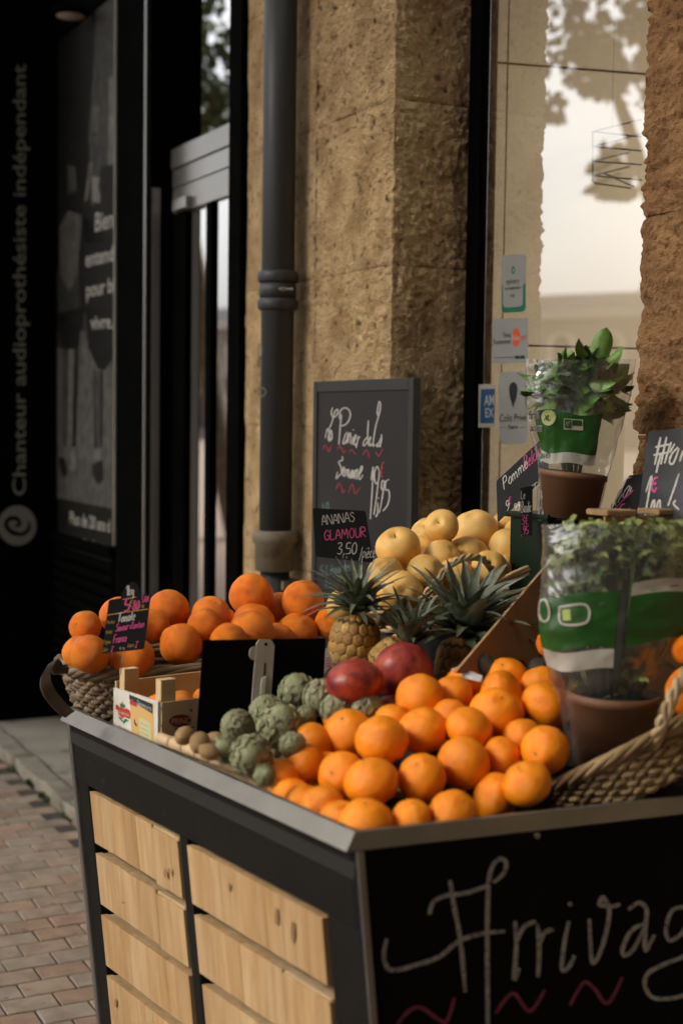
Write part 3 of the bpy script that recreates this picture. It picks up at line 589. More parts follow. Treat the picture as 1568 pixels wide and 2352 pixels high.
# body: the long side leans inwards towards the ground
def B(u, z, out=0.): return S(u, (ZB - z) * LEAN - out, z)
zb0 = .05
core = MB().hexa([B(.004, zb0, -.06), B(LU - .004, zb0, -.06), S(LU - .004, LV - .01, zb0), S(.03, LV - .01, zb0)], [B(.004, .954, -.06), B(LU - .004, .954, -.06), S(LU - .004, LV - .01, .954), S(.03, LV - .01, .954)]).build('body', BLACKM, stall)
fn = (B(0, 0) - B(1, 0)).cross(B(0, 1) - B(0, 0)).normalized(); fn = fn if fn.dot(CAM - B(.5, .5)) > 0 else -fn
FS = plane_surf(B(.5, .9), fn)
def uz(x, y): q = FS.pt(x, y, 0); return (q - T0).dot(U) , q.z
zap = uz(174, 1779)[1]; zap2 = uz(740, 2108)[1]; zap = (zap + zap2) / 2
def slab(u0, u1, z0, z1, out, th, name, mat, par=stall, bv=.0025):
    q = [B(u0, z0, out), B(u1, z0, out), B(u1, z0, out - th), B(u0, z0, out - th)]; t = [B(u0, z1, out), B(u1, z1, out), B(u1, z1, out - th), B(u0, z1, out - th)]
    o = MB().hexa(q, t).build(name, mat, par); return bevel(o, bv) if bv else o
slab(.012, LU - .012, zap, ZB - .004, .0, .03, 'apron', STALLB)
uL0, uL1, uR0, uR1 = uz(203, 1808)[0], uz(405, 1925)[0], uz(430, 1945)[0], uz(742, 2110)[0]
slab(uL0 + .008, LU - .012, zb0, zap - .001, -.002, .03, 'frame_upright', STALLB)
slab(uR0 + .005, uL1 - .005, zb0, zap - .001, -.002, .03, 'frame_upright', STALLB)
slab(.012, uR1 - .006, zb0, zap - .001, -.002, .03, 'frame_upright', STALLB)
slab(LU - .011, LU + .004, zb0, ZB - .004, .004, .02, 'corner_strip', ZINC)
slab(-.003, .0115, zb0, ZB - .004, .0, .02, 'frame_upright', STALLB)
PINE = [M('pine_%d' % i, c_, .5, tuple(q * w_ for q, w_ in zip(c_, (.80, .70, .55))), 9, 6, stretch=(6, 6, .5), bump=.12, bscale=70, rand=.07, c3=(c_[0] * .5, c_[1] * .36, c_[2] * .22), s3=5, lo3=.68, hi3=.8, lo=.38, hi=.68, spec=.35)
        for i, c_ in enumerate([(.47, .315, .165), (.52, .36, .20), (.43, .275, .135), (.50, .335, .175)])]
DRI = M('drawer_inside', (.45, .33, .19), .7, (.36, .25, .13), 30)
pit, hgt = .1335, .1115
rsd = random.Random(4)
for ci, (ua, ub) in enumerate(((uL1, uL0), (uR1, uR0))):
    for row in range(7):
        z1 = zap - .010 - row * pit; z0 = z1 - hgt
        if z0 < zb0: continue
        sl = rsd.uniform(-.002, .004)
        dr = slab(ua + .004, ub - .004, z0 + .004, z1 - .001, sl - .004, .035, 'drawer', DRI)
        dr['label'] = ['far-column', 'near-column'][ci] + ' pine drawer of glued boards'
        # stepped glued boards across the front
        cuts = [ua + .002]
        while cuts[-1] < ub - .03: cuts.append(cuts[-1] + rsd.uniform(.028, .062))
        cuts[-1] = ub - .002; step_at = rsd.uniform(.2, .5) * (ub - ua) + ua if rsd.random() < .55 else None
        for a_, b_ in zip(cuts[:-1], cuts[1:]):
            dz = -.006 if step_at and (a_ + b_) / 2 < step_at else 0.
            slab(a_ + .00025, b_ - .00025, z0 + dz + rsd.uniform(-.0005, .0005), z1 + dz + rsd.uniform(-.0005, .0005), sl + .0005 * rsd.random() , .014, 'board', PINE[rsd.choice((0, 0, 1, 1, 2, 3, 3))], dr, .0008)
KNOT = M('knot', (.22, .12, .05), .6, (.30, .17, .075), 40)
KZ = Zone(0, 2800, .8929)
for x, y, rx, ry in ((753, 772, 6, 22), (772, 765, 5, 16), (1252, 965, 9, 40), (1325, 1035, 10, 48), (565, 905, 7, 5), (1040, 835, 5, 22), (530, 1355, 5, 20)): flat_poly(FS, ell(x, y, rx, ry, 16, sk=.3), KNOT, stall, 'knot', .0060, KZ)
# chalkboard end
cB0, cB1 = S(.0, .0, ZB - .004), S(.0, LV - .01, ZB - .004)
ch = MB().hexa([B(-.003, zb0, -.004), B(.014, zb0, -.004), S(.014, LV - .01, zb0), S(-.003, LV - .01, zb0)], [B(-.003, ZB - .006, -.004), B(.014, ZB - .006, -.004), S(.014, LV - .01, ZB - .006), S(-.003, LV - .01, ZB - .006)]).build('chalkboard', CHALKB, stall)
slab(-.008, -.0035, zb0, ZB - .004, .001, .011, 'corner_strip', ZINC, bv=.0008)
CS = plane_surf(S(-.003, .3, .7), V.cross(ZD)); AR = Zone(1300, 3100, .9126)
arr = [[(545, 460), (560, 560), (590, 720), (612, 950)], [(735, 470), (780, 430), (790, 380), (755, 370), (720, 430), (710, 560), (708, 800), (710, 1100), (705, 1200)], [(455, 610), (470, 560), (520, 530), (620, 515), (720, 480)],
       [(268, 718), (255, 800), (290, 855), (400, 830), (500, 795), (580, 730), (680, 695), (785, 685)], [(830, 640), (835, 760), (825, 895), (848, 845)], [(835, 730), (870, 665), (920, 640)], [(930, 655), (935, 770), (930, 885)], [(935, 740), (960, 690), (1000, 675)],
       [(1065, 640), (1045, 740), (1035, 850), (1065, 840), (1090, 790)], [(1070, 565)], [(1155, 630), (1160, 740), (1170, 825), (1205, 770), (1235, 660), (1240, 580), (1200, 570), (1215, 535), (1245, 575), (1290, 565)],
       [(1325, 590), (1370, 560), (1405, 590), (1400, 680), (1400, 770), (1440, 700)], [(1400, 650), (1340, 680), (1300, 760), (1310, 790), (1350, 760), (1395, 670)], [(1600, 580), (1520, 590), (1490, 680), (1510, 725), (1570, 680), (1600, 590), (1610, 760), (1480, 830), (1410, 870), (1400, 930), (1450, 980), (1590, 950), (1620, 800)]]
for ln, nm in ((arr[0:4], 0), (arr[4:6], 0), (arr[6:8], 0), (arr[8:10], 0), (arr[10:11], 0), (arr[11:13], 0), (arr[13:], 0)):
    strokes(CS, ln, 10.0, CHALKD, stall, 'chalk_letter', AR, .0012)
for ln in ([(315, 1091), (370, 1030), (420, 1020), (480, 1060), (530, 1080), (565, 975)], [(745, 1045), (790, 980), (830, 960), (895, 1035), (960, 940)], [(1070, 1010), (1130, 910), (1180, 940), (1235, 1000), (1300, 885)]):
    strokes(CS, [ln], 9, CHALKM, stall, 'chalk_squiggle', AR, .0012)
strokes(CS, [[(1232, 1918)]], 14, ZINC, stall, 'screw_head', ID, .0015)
# display steps hidden under the fruit
STEP = M('step_black', (.010, .010, .009), .7)
def step(u0, u1, v0, v1, z1): MB().box(S(u0, v0, .981), U * (u1 - u0), V * (v1 - v0), ZD * (z1 - .981)).build('display_step', STEP, stall)
#@@SECTION4
# ================================================================== fruit
def sphere_mesh(name, seed, fn, sub=4):
    b = bmesh.new(); bmesh.ops.create_icosphere(b, subdivisions=sub, radius=1)
    for v in b.verts: v.co = fn(v.co.normalized(), seed)
    me = bpy.data.meshes.new(name); b.to_mesh(me); b.free(); me.polygons.foreach_set('use_smooth', [True] * len(me.polygons)); return me
def orange_fn(n, sd):
    r = 1 + .045 * noise.noise(n * 1.5 + Vector((sd * 3.3, 0, 0))) + .016 * noise.noise(n * 4.2 + Vector((0, sd * 2.1, 0)))
    polar = math.acos(max(-1, min(1, n.z)))
    r -= .055 * math.exp(-(polar / .16) ** 2); r += .02 * math.exp(-((polar - .42) / .2) ** 2)
    ang = math.atan2(n.y, n.x); r += .007 * math.cos(ang * 5 + sd) * math.exp(-((polar - .3) / .25) ** 2)
    return Vector((n.x, n.y, n.z * (.95 + .03 * math.sin(sd)))) * r
def mandarin_fn(n, sd):
    v = orange_fn(n, sd); return Vector((v.x, v.y, v.z * .92))
def apple_fn(n, sd):
    polar = math.acos(max(-1, min(1, n.z))); ang = math.atan2(n.y, n.x)
    r = 1 + .03 * noise.noise(n * 1.3 + Vector((sd * 5, 0, 0)))
    r += .04 * math.sin(polar) ** 2; r -= .30 * math.exp(-(polar / .24) ** 2); r -= .16 * math.exp(-((math.pi - polar) / .22) ** 2)
    r += .012 * math.cos(ang * 5 + sd) * (.3 + max(0, -n.z)); tp = 1 - .07 * (1 - n.z) * .5
    return Vector((n.x * tp, n.y * tp, n.z * .90)) * r
def mango_fn(n, sd):
    r = 1 + .03 * noise.noise(n * 1.2 + Vector((sd, 7, 0))); r += .05 * max(0, n.z) ** 6
    return Vector((n.x * 1.22, n.y * 1.14, n.z * .90)) * (r + .04 * noise.noise(n * 2.3 + Vector((sd * 4, 1, 2))))
def oval_fn(n, sd):
    r = 1 + .05 * noise.noise(n * 1.7 + Vector((sd * 2, 3, 0))); return Vector((n.x * 1.0, n.y * .74, n.z * .70)) * r
def avo_fn(n, sd):
    r = 1 + .012 * noise.noise(n * 9 + Vector((sd, 0, 0))); tp = .78 - .2 * n.x; return Vector((n.x * 1.05, n.y * tp, n.z * tp)) * r
OR_M = [sphere_mesh('orange', i, orange_fn) for i in range(5)]; MA_M = [sphere_mesh('clementine', i + 10, mandarin_fn) for i in range(6)]; AP_M = [sphere_mesh('apple', i + 20, apple_fn) for i in range(5)]
MG_M = [sphere_mesh('mango', i + 1, mango_fn) for i in range(3)]; KI_M = [sphere_mesh('kiwi', i, oval_fn, 3) for i in range(3)]; AV_M = [sphere_mesh('avocado', i, avo_fn) for i in range(2)]
ORANGE = M('orange_peel', (.86, .190, .002), .34, (.90, .275, .006), 1.6, 4, bump=.75, bscale=30, rand=.10, c3=(.60, .10, .001), s3=1.7, lo3=.44, hi3=.74, spec=.32, bdetail=2)
CLEM = M('clementine_peel', (.93, .245, .003), .30, (.97, .36, .012), 1.5, 4, bump=.5, bscale=24, rand=.11, c3=(.80, .165, .001), s3=1.5, lo3=.46, hi3=.74, spec=.42, bdetail=2)
APPLE = M('yellow_apple_skin', (.78, .50, .165), .44, (.70, .39, .09), 1.2, 5, c3=(.34, .17, .05), s3=24, lo3=.635, hi3=.68, rand=.10, spec=.28, bump=.08, bscale=26)
MANGO = M('mango_skin', (.26, .022, .020), .38, (.44, .075, .035), 1.6, 7, c3=(.13, .012, .014), s3=2.2, lo3=.45, hi3=.7, spec=.4, bump=.06, bscale=50, rand=.12)
KIWI = M('kiwi_skin', (.33, .215, .105), .85, (.24, .15, .07), 5, bump=.3, bscale=40, rand=.1, spec=.2)
AVO = M('avocado_skin', (.030, .024, .018), .5, (.055, .045, .036), 3, bump=.8, bscale=14, rand=.1, spec=.4)
STEMG = M('stem_green', (.13, .15, .05), .7, (.09, .09, .03), 40); STEMB = M('stem_brown', (.10, .065, .03), .8)
def star_mesh():
    mb = MB(); n = 10; vs = [(0, 0, .012)] + [((.075 if i % 2 else .035) * math.cos(math.pi * i / 5), (.075 if i % 2 else .035) * math.sin(math.pi * i / 5), .0) for i in range(n)]
    mb.add(vs, [(0, 1 + i, 1 + (i + 1) % n) for i in range(n)]); mb.tube([(0, 0, 0), (0, 0, .035)], .022, 7); return mb.mesh('stem', False)
STAR = star_mesh(); STAR.materials.append(STEMG)
def stalk_mesh(): return MB().tube([(0, 0, -.08), (.01, 0, .06), (.05, .01, .17)], [.032, .026, .036], 7).mesh('stem', True)
STALK = stalk_mesh(); STALK.materials.append(STEMB)
def settle(items, depth, k=1.0, it=300, lim=.10, back=.09, row=9e9, labels=None):
    # items: x, y, diameter in pixels; neighbours that would cut into each other are moved apart along the line of sight
    d0 = [depth(x, y) for x, y, *_ in items]
    depth0 = d0[:]
    if labels: d0 = [q + (.055 if any(w_ in l for w_ in ('hidden', 'peek', 'squeezed', 'wedged', 'gap', 'deep', 'shade')) else 0) for q, l in zip(d0, labels)]
    d = d0[:]; lo_ = [q - (.012 if it_[1] > row else lim) for q, it_ in zip(d0, items)]
    for _ in range(it):
        mv = 0
        P = [at(q[0], q[1], dd) for q, dd in zip(items, d)]; rr = [q[2] * .5 * dd / FPX * k for q, dd in zip(items, d)]
        for i in range(len(items)):
            for j in range(i):
                v = P[i] - P[j]; ov = (rr[i] + rr[j]) * .97 - v.length
                if ov > 0:
                    a, b = (i, j) if d[i] > d[j] else (j, i)
                    d[a] = min(d[a] + ov * .12, d0[a] + back + (.1 if labels and d0[a] > depth0[a] + .02 else 0)); d[b] = max(d[b] - ov * .12, lo_[b]); mv += ov
        if mv < 1e-4: break
    return [(at(q[0], q[1], dd), q[2] * .5 * dd / FPX) for q, dd in zip(items, d)]
def aim(pos, r, x, y):                                  # direction from the centre to the surface point seen at pixel x, y
    rr = ray(x, y).normalized(); o = CAM - pos; b = o.dot(rr); c_ = o.dot(o) - r * r; dsc = b * b - c_
    t = -b - math.sqrt(dsc) if dsc > 0 else -b
    return (CAM + rr * t - pos).normalized()
def fruit(name, meshes, mat, pos, r, label, cat, group, top=None, stem=None, rs=random, flat=1.):
    top = top if top else (Vector((rs.gauss(0, .5), abs(rs.gauss(0, .6)) + .2, -abs(rs.gauss(0, .6)) - .1))).normalized()
    q = Vector((0, 0, 1)).rotation_difference(top).to_matrix().to_4x4() @ Matrix.Rotation(rs.uniform(0, 6.28), 4, 'Z')
    mtx = Matrix.Translation(pos) @ q @ Matrix.Diagonal((r, r, r * flat, 1))
    o = put(name, rs.choice(meshes), mat, None, mtx); tag(o, label, cat, group)
    o.scale = (o.scale[0] * rs.uniform(.98, 1.03), o.scale[1] * rs.uniform(.98, 1.03), o.scale[2]); mtx = o.matrix_basis.copy()
    if stem:
        zz_ = {'star': .90, 'stalk': .70}[stem]
        put('stem', STAR if stem == 'star' else STALK, None, o, mtx @ Matrix.Translation((0, 0, zz_)))
    return o
rf = random.Random(21)

# ---- large oranges in the wicker basket
Z1 = Zone(150, 2200, .76531)
LO = [  # zoom-crop centre, diameter, label, stem pixel
 ((250, 402), 172, 'orange at left of heap, upper one behind the price tag edge', None), ((275, 545), 206, 'orange with green stem at left front of the wicker basket', (327, 468)), ((225, 540), 185, 'orange half hidden at the far left edge of basket', None),
 ((428, 345), 205, 'orange mostly hidden behind the price tag', None), ((685, 318), 222, 'largest deep orange one right beside the price tag', None), ((497, 575), 236, 'orange under the price tag just above the rim', None), ((750, 497), 222, 'orange in the middle of front row, right of price tag', None),
 ((908, 342), 208, 'scarred yellowish orange at the back of the heap', (935, 268)), ((876, 398), 188, 'smaller orange with a dark scratch left of the tall pile', None), ((962, 390), 185, 'orange wedged behind the scratched one', None), ((1116, 238), 230, 'topmost orange of the basket, stem star facing up', (1153, 155)),
 ((1126, 390), 228, 'orange directly below the topmost one, back of pair', None), ((1118, 440), 250, 'orange directly behind the top of the black board', None), ((1264, 318), 190, 'orange squeezed between the two highest ones', None), ((1386, 270), 228, 'high orange with ribbed top at right end of heap', None), ((1356, 442), 222, 'orange with a dark pit below the ribbed one', (1415, 372)), ((1548, 388), 200, 'orange farthest right, beside the pineapple', None),
 ((600, 400), 190, 'orange in shade under the largest one', None), ((1000, 480), 200, 'orange low behind the board left corner', None), ((1250, 480), 200, 'orange low behind the board clip', None)]
def dfr(x): return 2.855 + (x - 150) * .000435
its = [(*Z1(*c_), dm * .4394) for c_, dm, *_ in LO]
for (pos, r), (c_, dm, lb, stp) in zip(settle(its, lambda x, y: dfr(x) + .065 + (1512 - y) * .00105, lim=.05, labels=[c_[2] for c_ in LO]), LO):
    tp = aim(pos, r, *Z1(*stp)) if stp else None
    if not stp and rf.random() < .3: tp = ((CAM - pos).normalized() * rf.uniform(.2, .6) + Vector((rf.gauss(0, .6), rf.gauss(0, .3), rf.uniform(.0, .9)))).normalized(); stp = 1
    fruit('orange', OR_M, ORANGE, pos, r, lb, 'orange', 'large oranges in the wicker basket', tp, 'star' if stp else None, rf)

# ---- clementines heaped at the near corner
Z3 = Zone(800, 2550, .95663)
CL = [((715, 605), 222, 'clementine in second row, nearest the corner of the stall', None), ((925, 587), 200, 'tall clementine right of the nearest one', None), ((1100, 525), 215, 'large clementine in the middle right of heap', None), ((760, 432), 218, 'bright clementine in third row, centre of heap', None), ((930, 392), 205, 'clementine right behind the bright central one', None),
 ((1240, 318), 220, 'wrinkled clementine with puckered top at upper right', (1262, 245)), ((1125, 382), 192, 'clementine left below the wrinkled one', None), ((915, 248), 188, 'clementine in front of the red mangoes', None), ((1055, 238), 160, 'smaller clementine behind the one by the mangoes', None), ((1278, 178), 190, 'highest clementine, next to the avocado', None), ((1262, 240), 190, 'clementine just below the highest one', None), ((1100, 205), 160, 'clementine in front of the white card', None),
 ((1262, 500), 165, 'clementine in shade between two big ones on the right', None), ((1365, 612), 198, 'rightmost large clementine above the rim, by the basket', None), ((1230, 672), 200, 'clementine on the rim at right, under the shaded one', None), ((1060, 738), 200, 'clementine on the rim below the large right one', None), ((880, 765), 172, 'small shiny clementine on the rim, with white glint', None), ((693, 775), 212, 'clementine with stem at the very corner of rim', (690, 685)), ((588, 768), 180, 'clementine on left rim just before the corner', None),
 ((510, 715), 180, 'pale lit clementine on the left rim, second from corner', None), ((440, 695), 172, 'small clementine on left rim, third from corner', None), ((382, 672), 165, 'small clementine on left rim, fourth from corner', None), ((335, 590), 165, 'leftmost clementine beside the bamboo tray', None), ((440, 535), 165, 'clementine above the leftmost one', None), ((526, 560), 165, 'clementine squeezed behind the second row on the left', None), ((592, 578), 195, 'clementine left of the nearest one', None),
 ((470, 440), 175, 'clementine at left, below the artichokes', None), ((618, 398), 200, 'big clementine left of the bright central one', None), ((592, 345), 165, 'clementine behind the big one, touching an artichoke', None), ((805, 370), 175, 'clementine peeking out behind the third row', None), ((1445, 288), 205, 'clementine right of the wrinkled one, behind the plastic sleeve', None), ((1430, 215), 180, 'clementine at far right of the top row', None), ((1442, 470), 196, 'clementine with green stem at right edge by the sleeve', (1397, 490)), ((1042, 350), 175, 'clementine deep in the gap of the fourth row', None), ((1350, 435), 180, 'clementine in the dark gap left of the sleeve', None)]
its = [(*Z3(*c_), dm * .5493 * 1.05) for c_, dm, *_ in CL]
nh = 0
def dcl(x, y): return 2.222 + (1895 - y) * .00122 + (.045 * min(1, max(0, (720 - x) / 60)) if y > 1740 else 0)
dep = {i: (.07 if i >= len(CL) - nh else 0.) for i in range(len(CL))}
_i = iter(range(10 ** 6))
def dcl2(x, y): i = next(_i); return dcl(x, y) + dep.get(i, 0)
for (pos, r), (c_, dm, lb, stp) in zip(settle(its, dcl2, lim=.10, row=1785, labels=[c_[2] for c_ in CL]), CL):
    tp = aim(pos, r, *Z3(*stp)) if stp else None
    if not stp and rf.random() < .42: tp = ((CAM - pos).normalized() * rf.uniform(.2, .7) + Vector((rf.gauss(0, .6), rf.gauss(0, .3), rf.uniform(.0, .9)))).normalized(); stp = 1
    fruit('clementine', MA_M, CLEM, pos, r * 1.0, lb, 'clementine', 'clementines heaped at the corner of the stall', tp, 'star' if stp else None, rf)

# ---- yellow apples
Z5 = Zone(1150, 1400, .60587)
AP = [((730, 1310), 282, 'round yellow apple at left of the heap, above the pineapple', (700, 1200)), ((1235, 1202), 300, 'largest yellow apple at the top centre of heap', None), ((1017, 1165), 214, 'yellow apple showing its stem hollow at top of heap', (985, 1130)), ((890, 1272), 230, 'yellow apple squeezed behind the round left one', None), ((1020, 1372), 240, 'yellow apple in the centre, under the hollowed one', None), ((1198, 1385), 305, 'yellow apple behind the basket handle', None), ((915, 1480), 250, 'yellow apple low in the middle, right of pineapple leaves', None), ((745, 1615), 300, 'yellow apple with dark calyx behind the front pineapple', (770, 1590)),
 ((642, 1482), 240, 'yellow apple behind the pineapple slate', None), ((1437, 1170), 205, 'yellow apple at back right under the slate', None), ((1460, 1310), 262, 'tall yellow apple at right end beside the green crate', None), ((1535, 1215), 220, 'yellow apple behind the small basil tag', None), ((372, 1690), 220, 'pale apple left of the front pineapple crown', None), ((892, 1345), 220, 'yellow apple in the gap between the left ones', None), ((918, 1212), 210, 'apple peeking out behind the hollowed one', None), ((745, 1485), 220, 'shaded apple deep between left apples', None), ((1110, 1490), 230, 'apple low behind pineapple leaves', None), ((1330, 1440), 230, 'apple low by the right handle end', None), ((1432, 1452), 210, 'orange toned apple at the right rim', None)]
its = [(*Z5(*c_), dm * .34786 * 1.06) for c_, dm, *_ in AP]
for (pos, r), (c_, dm, lb, stp) in zip(settle(its, lambda x, y: 3.0 + (x - 900) * .00030 + (1400 - y) * .0009, lim=.05, labels=[c_[2] for c_ in AP]), AP):
    tp = aim(pos, r, *Z5(*stp)) if stp else None
    if stp and stp == (770, 1590): tp = -tp
    fruit('apple', AP_M, APPLE, pos, r, lb, 'apple', 'yellow apples in the wicker tray', tp if tp else Vector((rf.gauss(0, .3), .5, -.6 + rf.gauss(0, .3))).normalized(), 'stalk' if stp and stp != (770, 1590) else None, rf)

# ---- mangoes, kiwis, avocados and loose fruit
for c_, dm, lb, stp, d_ in (((645, 190), 250, 'dark red mango with a blunt nub, in front of the other', (640, 80), 2.62), ((850, 145), 248, 'larger brighter red mango behind, below the pineapple crown', None, 2.72), ((795, 300), 120, 'red fruit peeking out between mango and clementines', None, 2.66)):
    x, y = Z3(*c_); pos = at(x, y, d_); r = dm * .5493 * .435 * d_ / FPX
    fruit('mango', MG_M, MANGO, pos, r, lb, 'mango', 'red mangoes', Vector((-.15, .1, 1)).normalized() if stp else Vector((.35, .2, .9)).normalized(), None, rf, .98 if stp else 1.25)
for (x, y, dm, d_), lb in zip(((424, 1690, 58, 2.52), (459, 1706, 66, 2.49), (480, 1727, 52, 2.44), (500, 1702, 56, 2.53)), ('brown kiwi against the wooden crate front', 'brown kiwi in the middle below the black board', 'brown kiwi nearest the bamboo edge', 'brown kiwi touching the smallest artichoke')):
    pos = at(x, y, d_); fruit('kiwi', KI_M, KIWI, pos, dm * .5 * d_ / FPX, lb, 'kiwi', 'brown kiwis in the bamboo tray', Vector((.2, -.3, 1)).normalized(), None, rf)
for (x, y, dm, d_), lb in zip(((1114, 1532, 66, 2.72), (1212, 1497, 74, 2.86), (1246, 1535, 66, 2.74), (1178, 1535, 60, 2.80)), ('grey green avocado behind the white card', 'dark bumpy avocado leaning on the cardboard', 'dark avocado beside the plastic sleeve', 'avocado in shade behind the highest clementine')):
    pos = at(x, y, d_); fruit('avocado', AV_M, AVO, pos, dm * .5 * d_ / FPX, lb, 'avocado', 'avocados in the cardboard box', Vector((.2, -.5, .8)).normalized(), None, rf)
YF = M('lemon_skin', (.62, .36, .02), .45, (.55, .28, .02), 3, bump=.2, bscale=30); 
fruit('lemon', OR_M, YF, at(1262, 1478, 2.66), .026, 'yellow fruit half hidden behind the sleeve, above the avocado', 'fruit', None, None, None, rf)

# ---- artichokes: overlapping bracts on a bud
ART = [M('artichoke_%d' % i, c_, .6, c2_, 12, 4, c3=(.30, .30, .20), s3=9, lo3=.55, hi3=.75, rand=.12, spec=.3, bump=.15, bscale=30) for i, (c_, c2_) in enumerate([((.28, .295, .165), (.19, .205, .11)), ((.33, .335, .20), (.22, .23, .13)), ((.24, .245, .14), (.24, .19, .13))])]
def bract_mesh():
    vs = []; fs = []; n, m = 6, 5
    for j in range(n + 1):
        t = j / n; wd = math.sin(math.pi * min(1, .22 + t * .78)) ** .7 * (1 - .25 * t) * .5
        if j == n: wd = .05
        for i in range(m):
            a = (i / (m - 1) - .5) * 2
            vs.append((a * wd, .10 * (1 - a * a) - .10 * (t - .3) ** 2 * 2.0 + .02 * a * a, t))
    o = len(vs); vs += [(x, y - .045, z) for x, y, z in vs]
    for j in range(n):
        for i in range(m - 1):
            q = (j * m + i, j * m + i + 1, (j + 1) * m + i + 1, (j + 1) * m + i); fs += [q, tuple(k_ + o for k_ in q[::-1])]
    rim_ = [i for i in range(m)] + [j * m + m - 1 for j in range(1, n + 1)] + [n * m + i for i in range(m - 2, -1, -1)] + [j * m for j in range(n - 1, 0, -1)]
    fs += [(rim_[k_], rim_[k_ - 1], rim_[k_ - 1] + o, rim_[k_] + o) for k_ in range(len(rim_))]
    return MB().add(vs, fs).mesh('bract', True)
BR = []
for k_ in range(3): me = bract_mesh(); me.materials.append(ART[k_]); BR.append(me)
def artichoke(pos, r, axis, label, stem=False, seed=0):
    rs = random.Random(seed); t = thing('artichoke', label, 'artichoke', pos - Vector((0, 0, r)), 'green artichokes')
    q = Vector((0, 0, 1)).rotation_difference(axis.normalized()).to_matrix().to_4x4(); base = Matrix.Translation(pos) @ q @ Matrix.Diagonal((r, r, r, 1))
    core_ = MB().lathe([(.05, -.92), (.5, -.8), (.80, -.35), (.84, .1), (.66, .55), (.3, .88), (.02, .95)], 20).mesh('bud', True); core_.materials.append(ART[0]); put('bud', core_, None, t, base)
    rows = 7
    for j in range(rows):
        th = R(150 - 128 * j / (rows - 1)); n = [6, 8, 9, 9, 8, 6, 4][j]; ln = [.55, .66, .74, .78, .74, .66, .5][j]
        for k2 in range(n):
            ph = 2 * math.pi * (k2 + .5 * (j % 2)) / n + rs.uniform(-.07, .07); th2 = th + rs.uniform(-.03, .03)
            rad = .80; c_ = Vector((math.sin(th2) * math.cos(ph), math.sin(th2) * math.sin(ph), math.cos(th2) * 1.02)) * rad
            nrm = Vector((math.sin(th2) * math.cos(ph), math.sin(th2) * math.sin(ph), math.cos(th2) * .9)).normalized()
            tz = Vector((math.cos(th2) * math.cos(ph), math.cos(th2) * math.sin(ph), -math.sin(th2))) * -1        # towards the tip
            tz = (tz - nrm * .10).normalized(); tx = nrm.cross(tz).normalized() * -1; ny = tz.cross(tx)
            mt = Matrix((tx * ln * 1.35, ny * ln * .75, tz * ln)).transposed().to_4x4()
            put('bract', rs.choice(BR), None, t, base @ Matrix.Translation(c_ - tz * ln * .3) @ mt)
    if stem: MB().tube([pos - axis.normalized() * r * .8, pos - axis.normalized() * r * 1.5], [r * .26, r * .22], 10).build('stem', ART[1], t, True)
for i, (x, y, dm, d_, ax, lb, st) in enumerate((
  (684, 1594, 92, 2.71, (-.2, -.3, .8), 'artichoke at the top of the heap beside the black board', 0), (738, 1602, 84, 2.63, (.1, .5, .7), 'smooth pale artichoke in front of the dark red mango', 0), (615, 1640, 86, 2.66, (-.5, .2, .6), 'artichoke under the board clip', 0), (643, 1668, 104, 2.54, (.1, -.4, .75), 'largest artichoke in the middle of heap', 1), (546, 1668, 76, 2.60, (-.6, -.2, .5), 'artichoke at the lower edge of the black board', 0),
  (701, 1646, 50, 2.60, (.4, -.2, .6), 'small artichoke between the largest and the pale one', 0), (520, 1720, 66, 2.48, (-.3, -.8, .3), 'smallest artichoke beside the kiwis', 0), (577, 1735, 96, 2.42, (.05, -.95, .25), 'pale artichoke facing the viewer at the bamboo edge', 0), (838, 1632, 86, 2.60, (.3, .2, .8), 'artichoke behind the clementines, below the dark mango', 0), (774, 1630, 78, 2.60, (-.1, .2, .9), 'artichoke half hidden between mango and clementines', 0), (672, 1712, 62, 2.46, (.5, -.2, .6), 'artichoke in shade against the clementines', 0), (608, 1782, 50, 2.33, (.2, -.6, .4), 'artichoke tip under the leftmost clementine', 0))):
    artichoke(at(x, y, d_), dm * .56 * d_ / FPX, Vector(ax), lb, st, i)
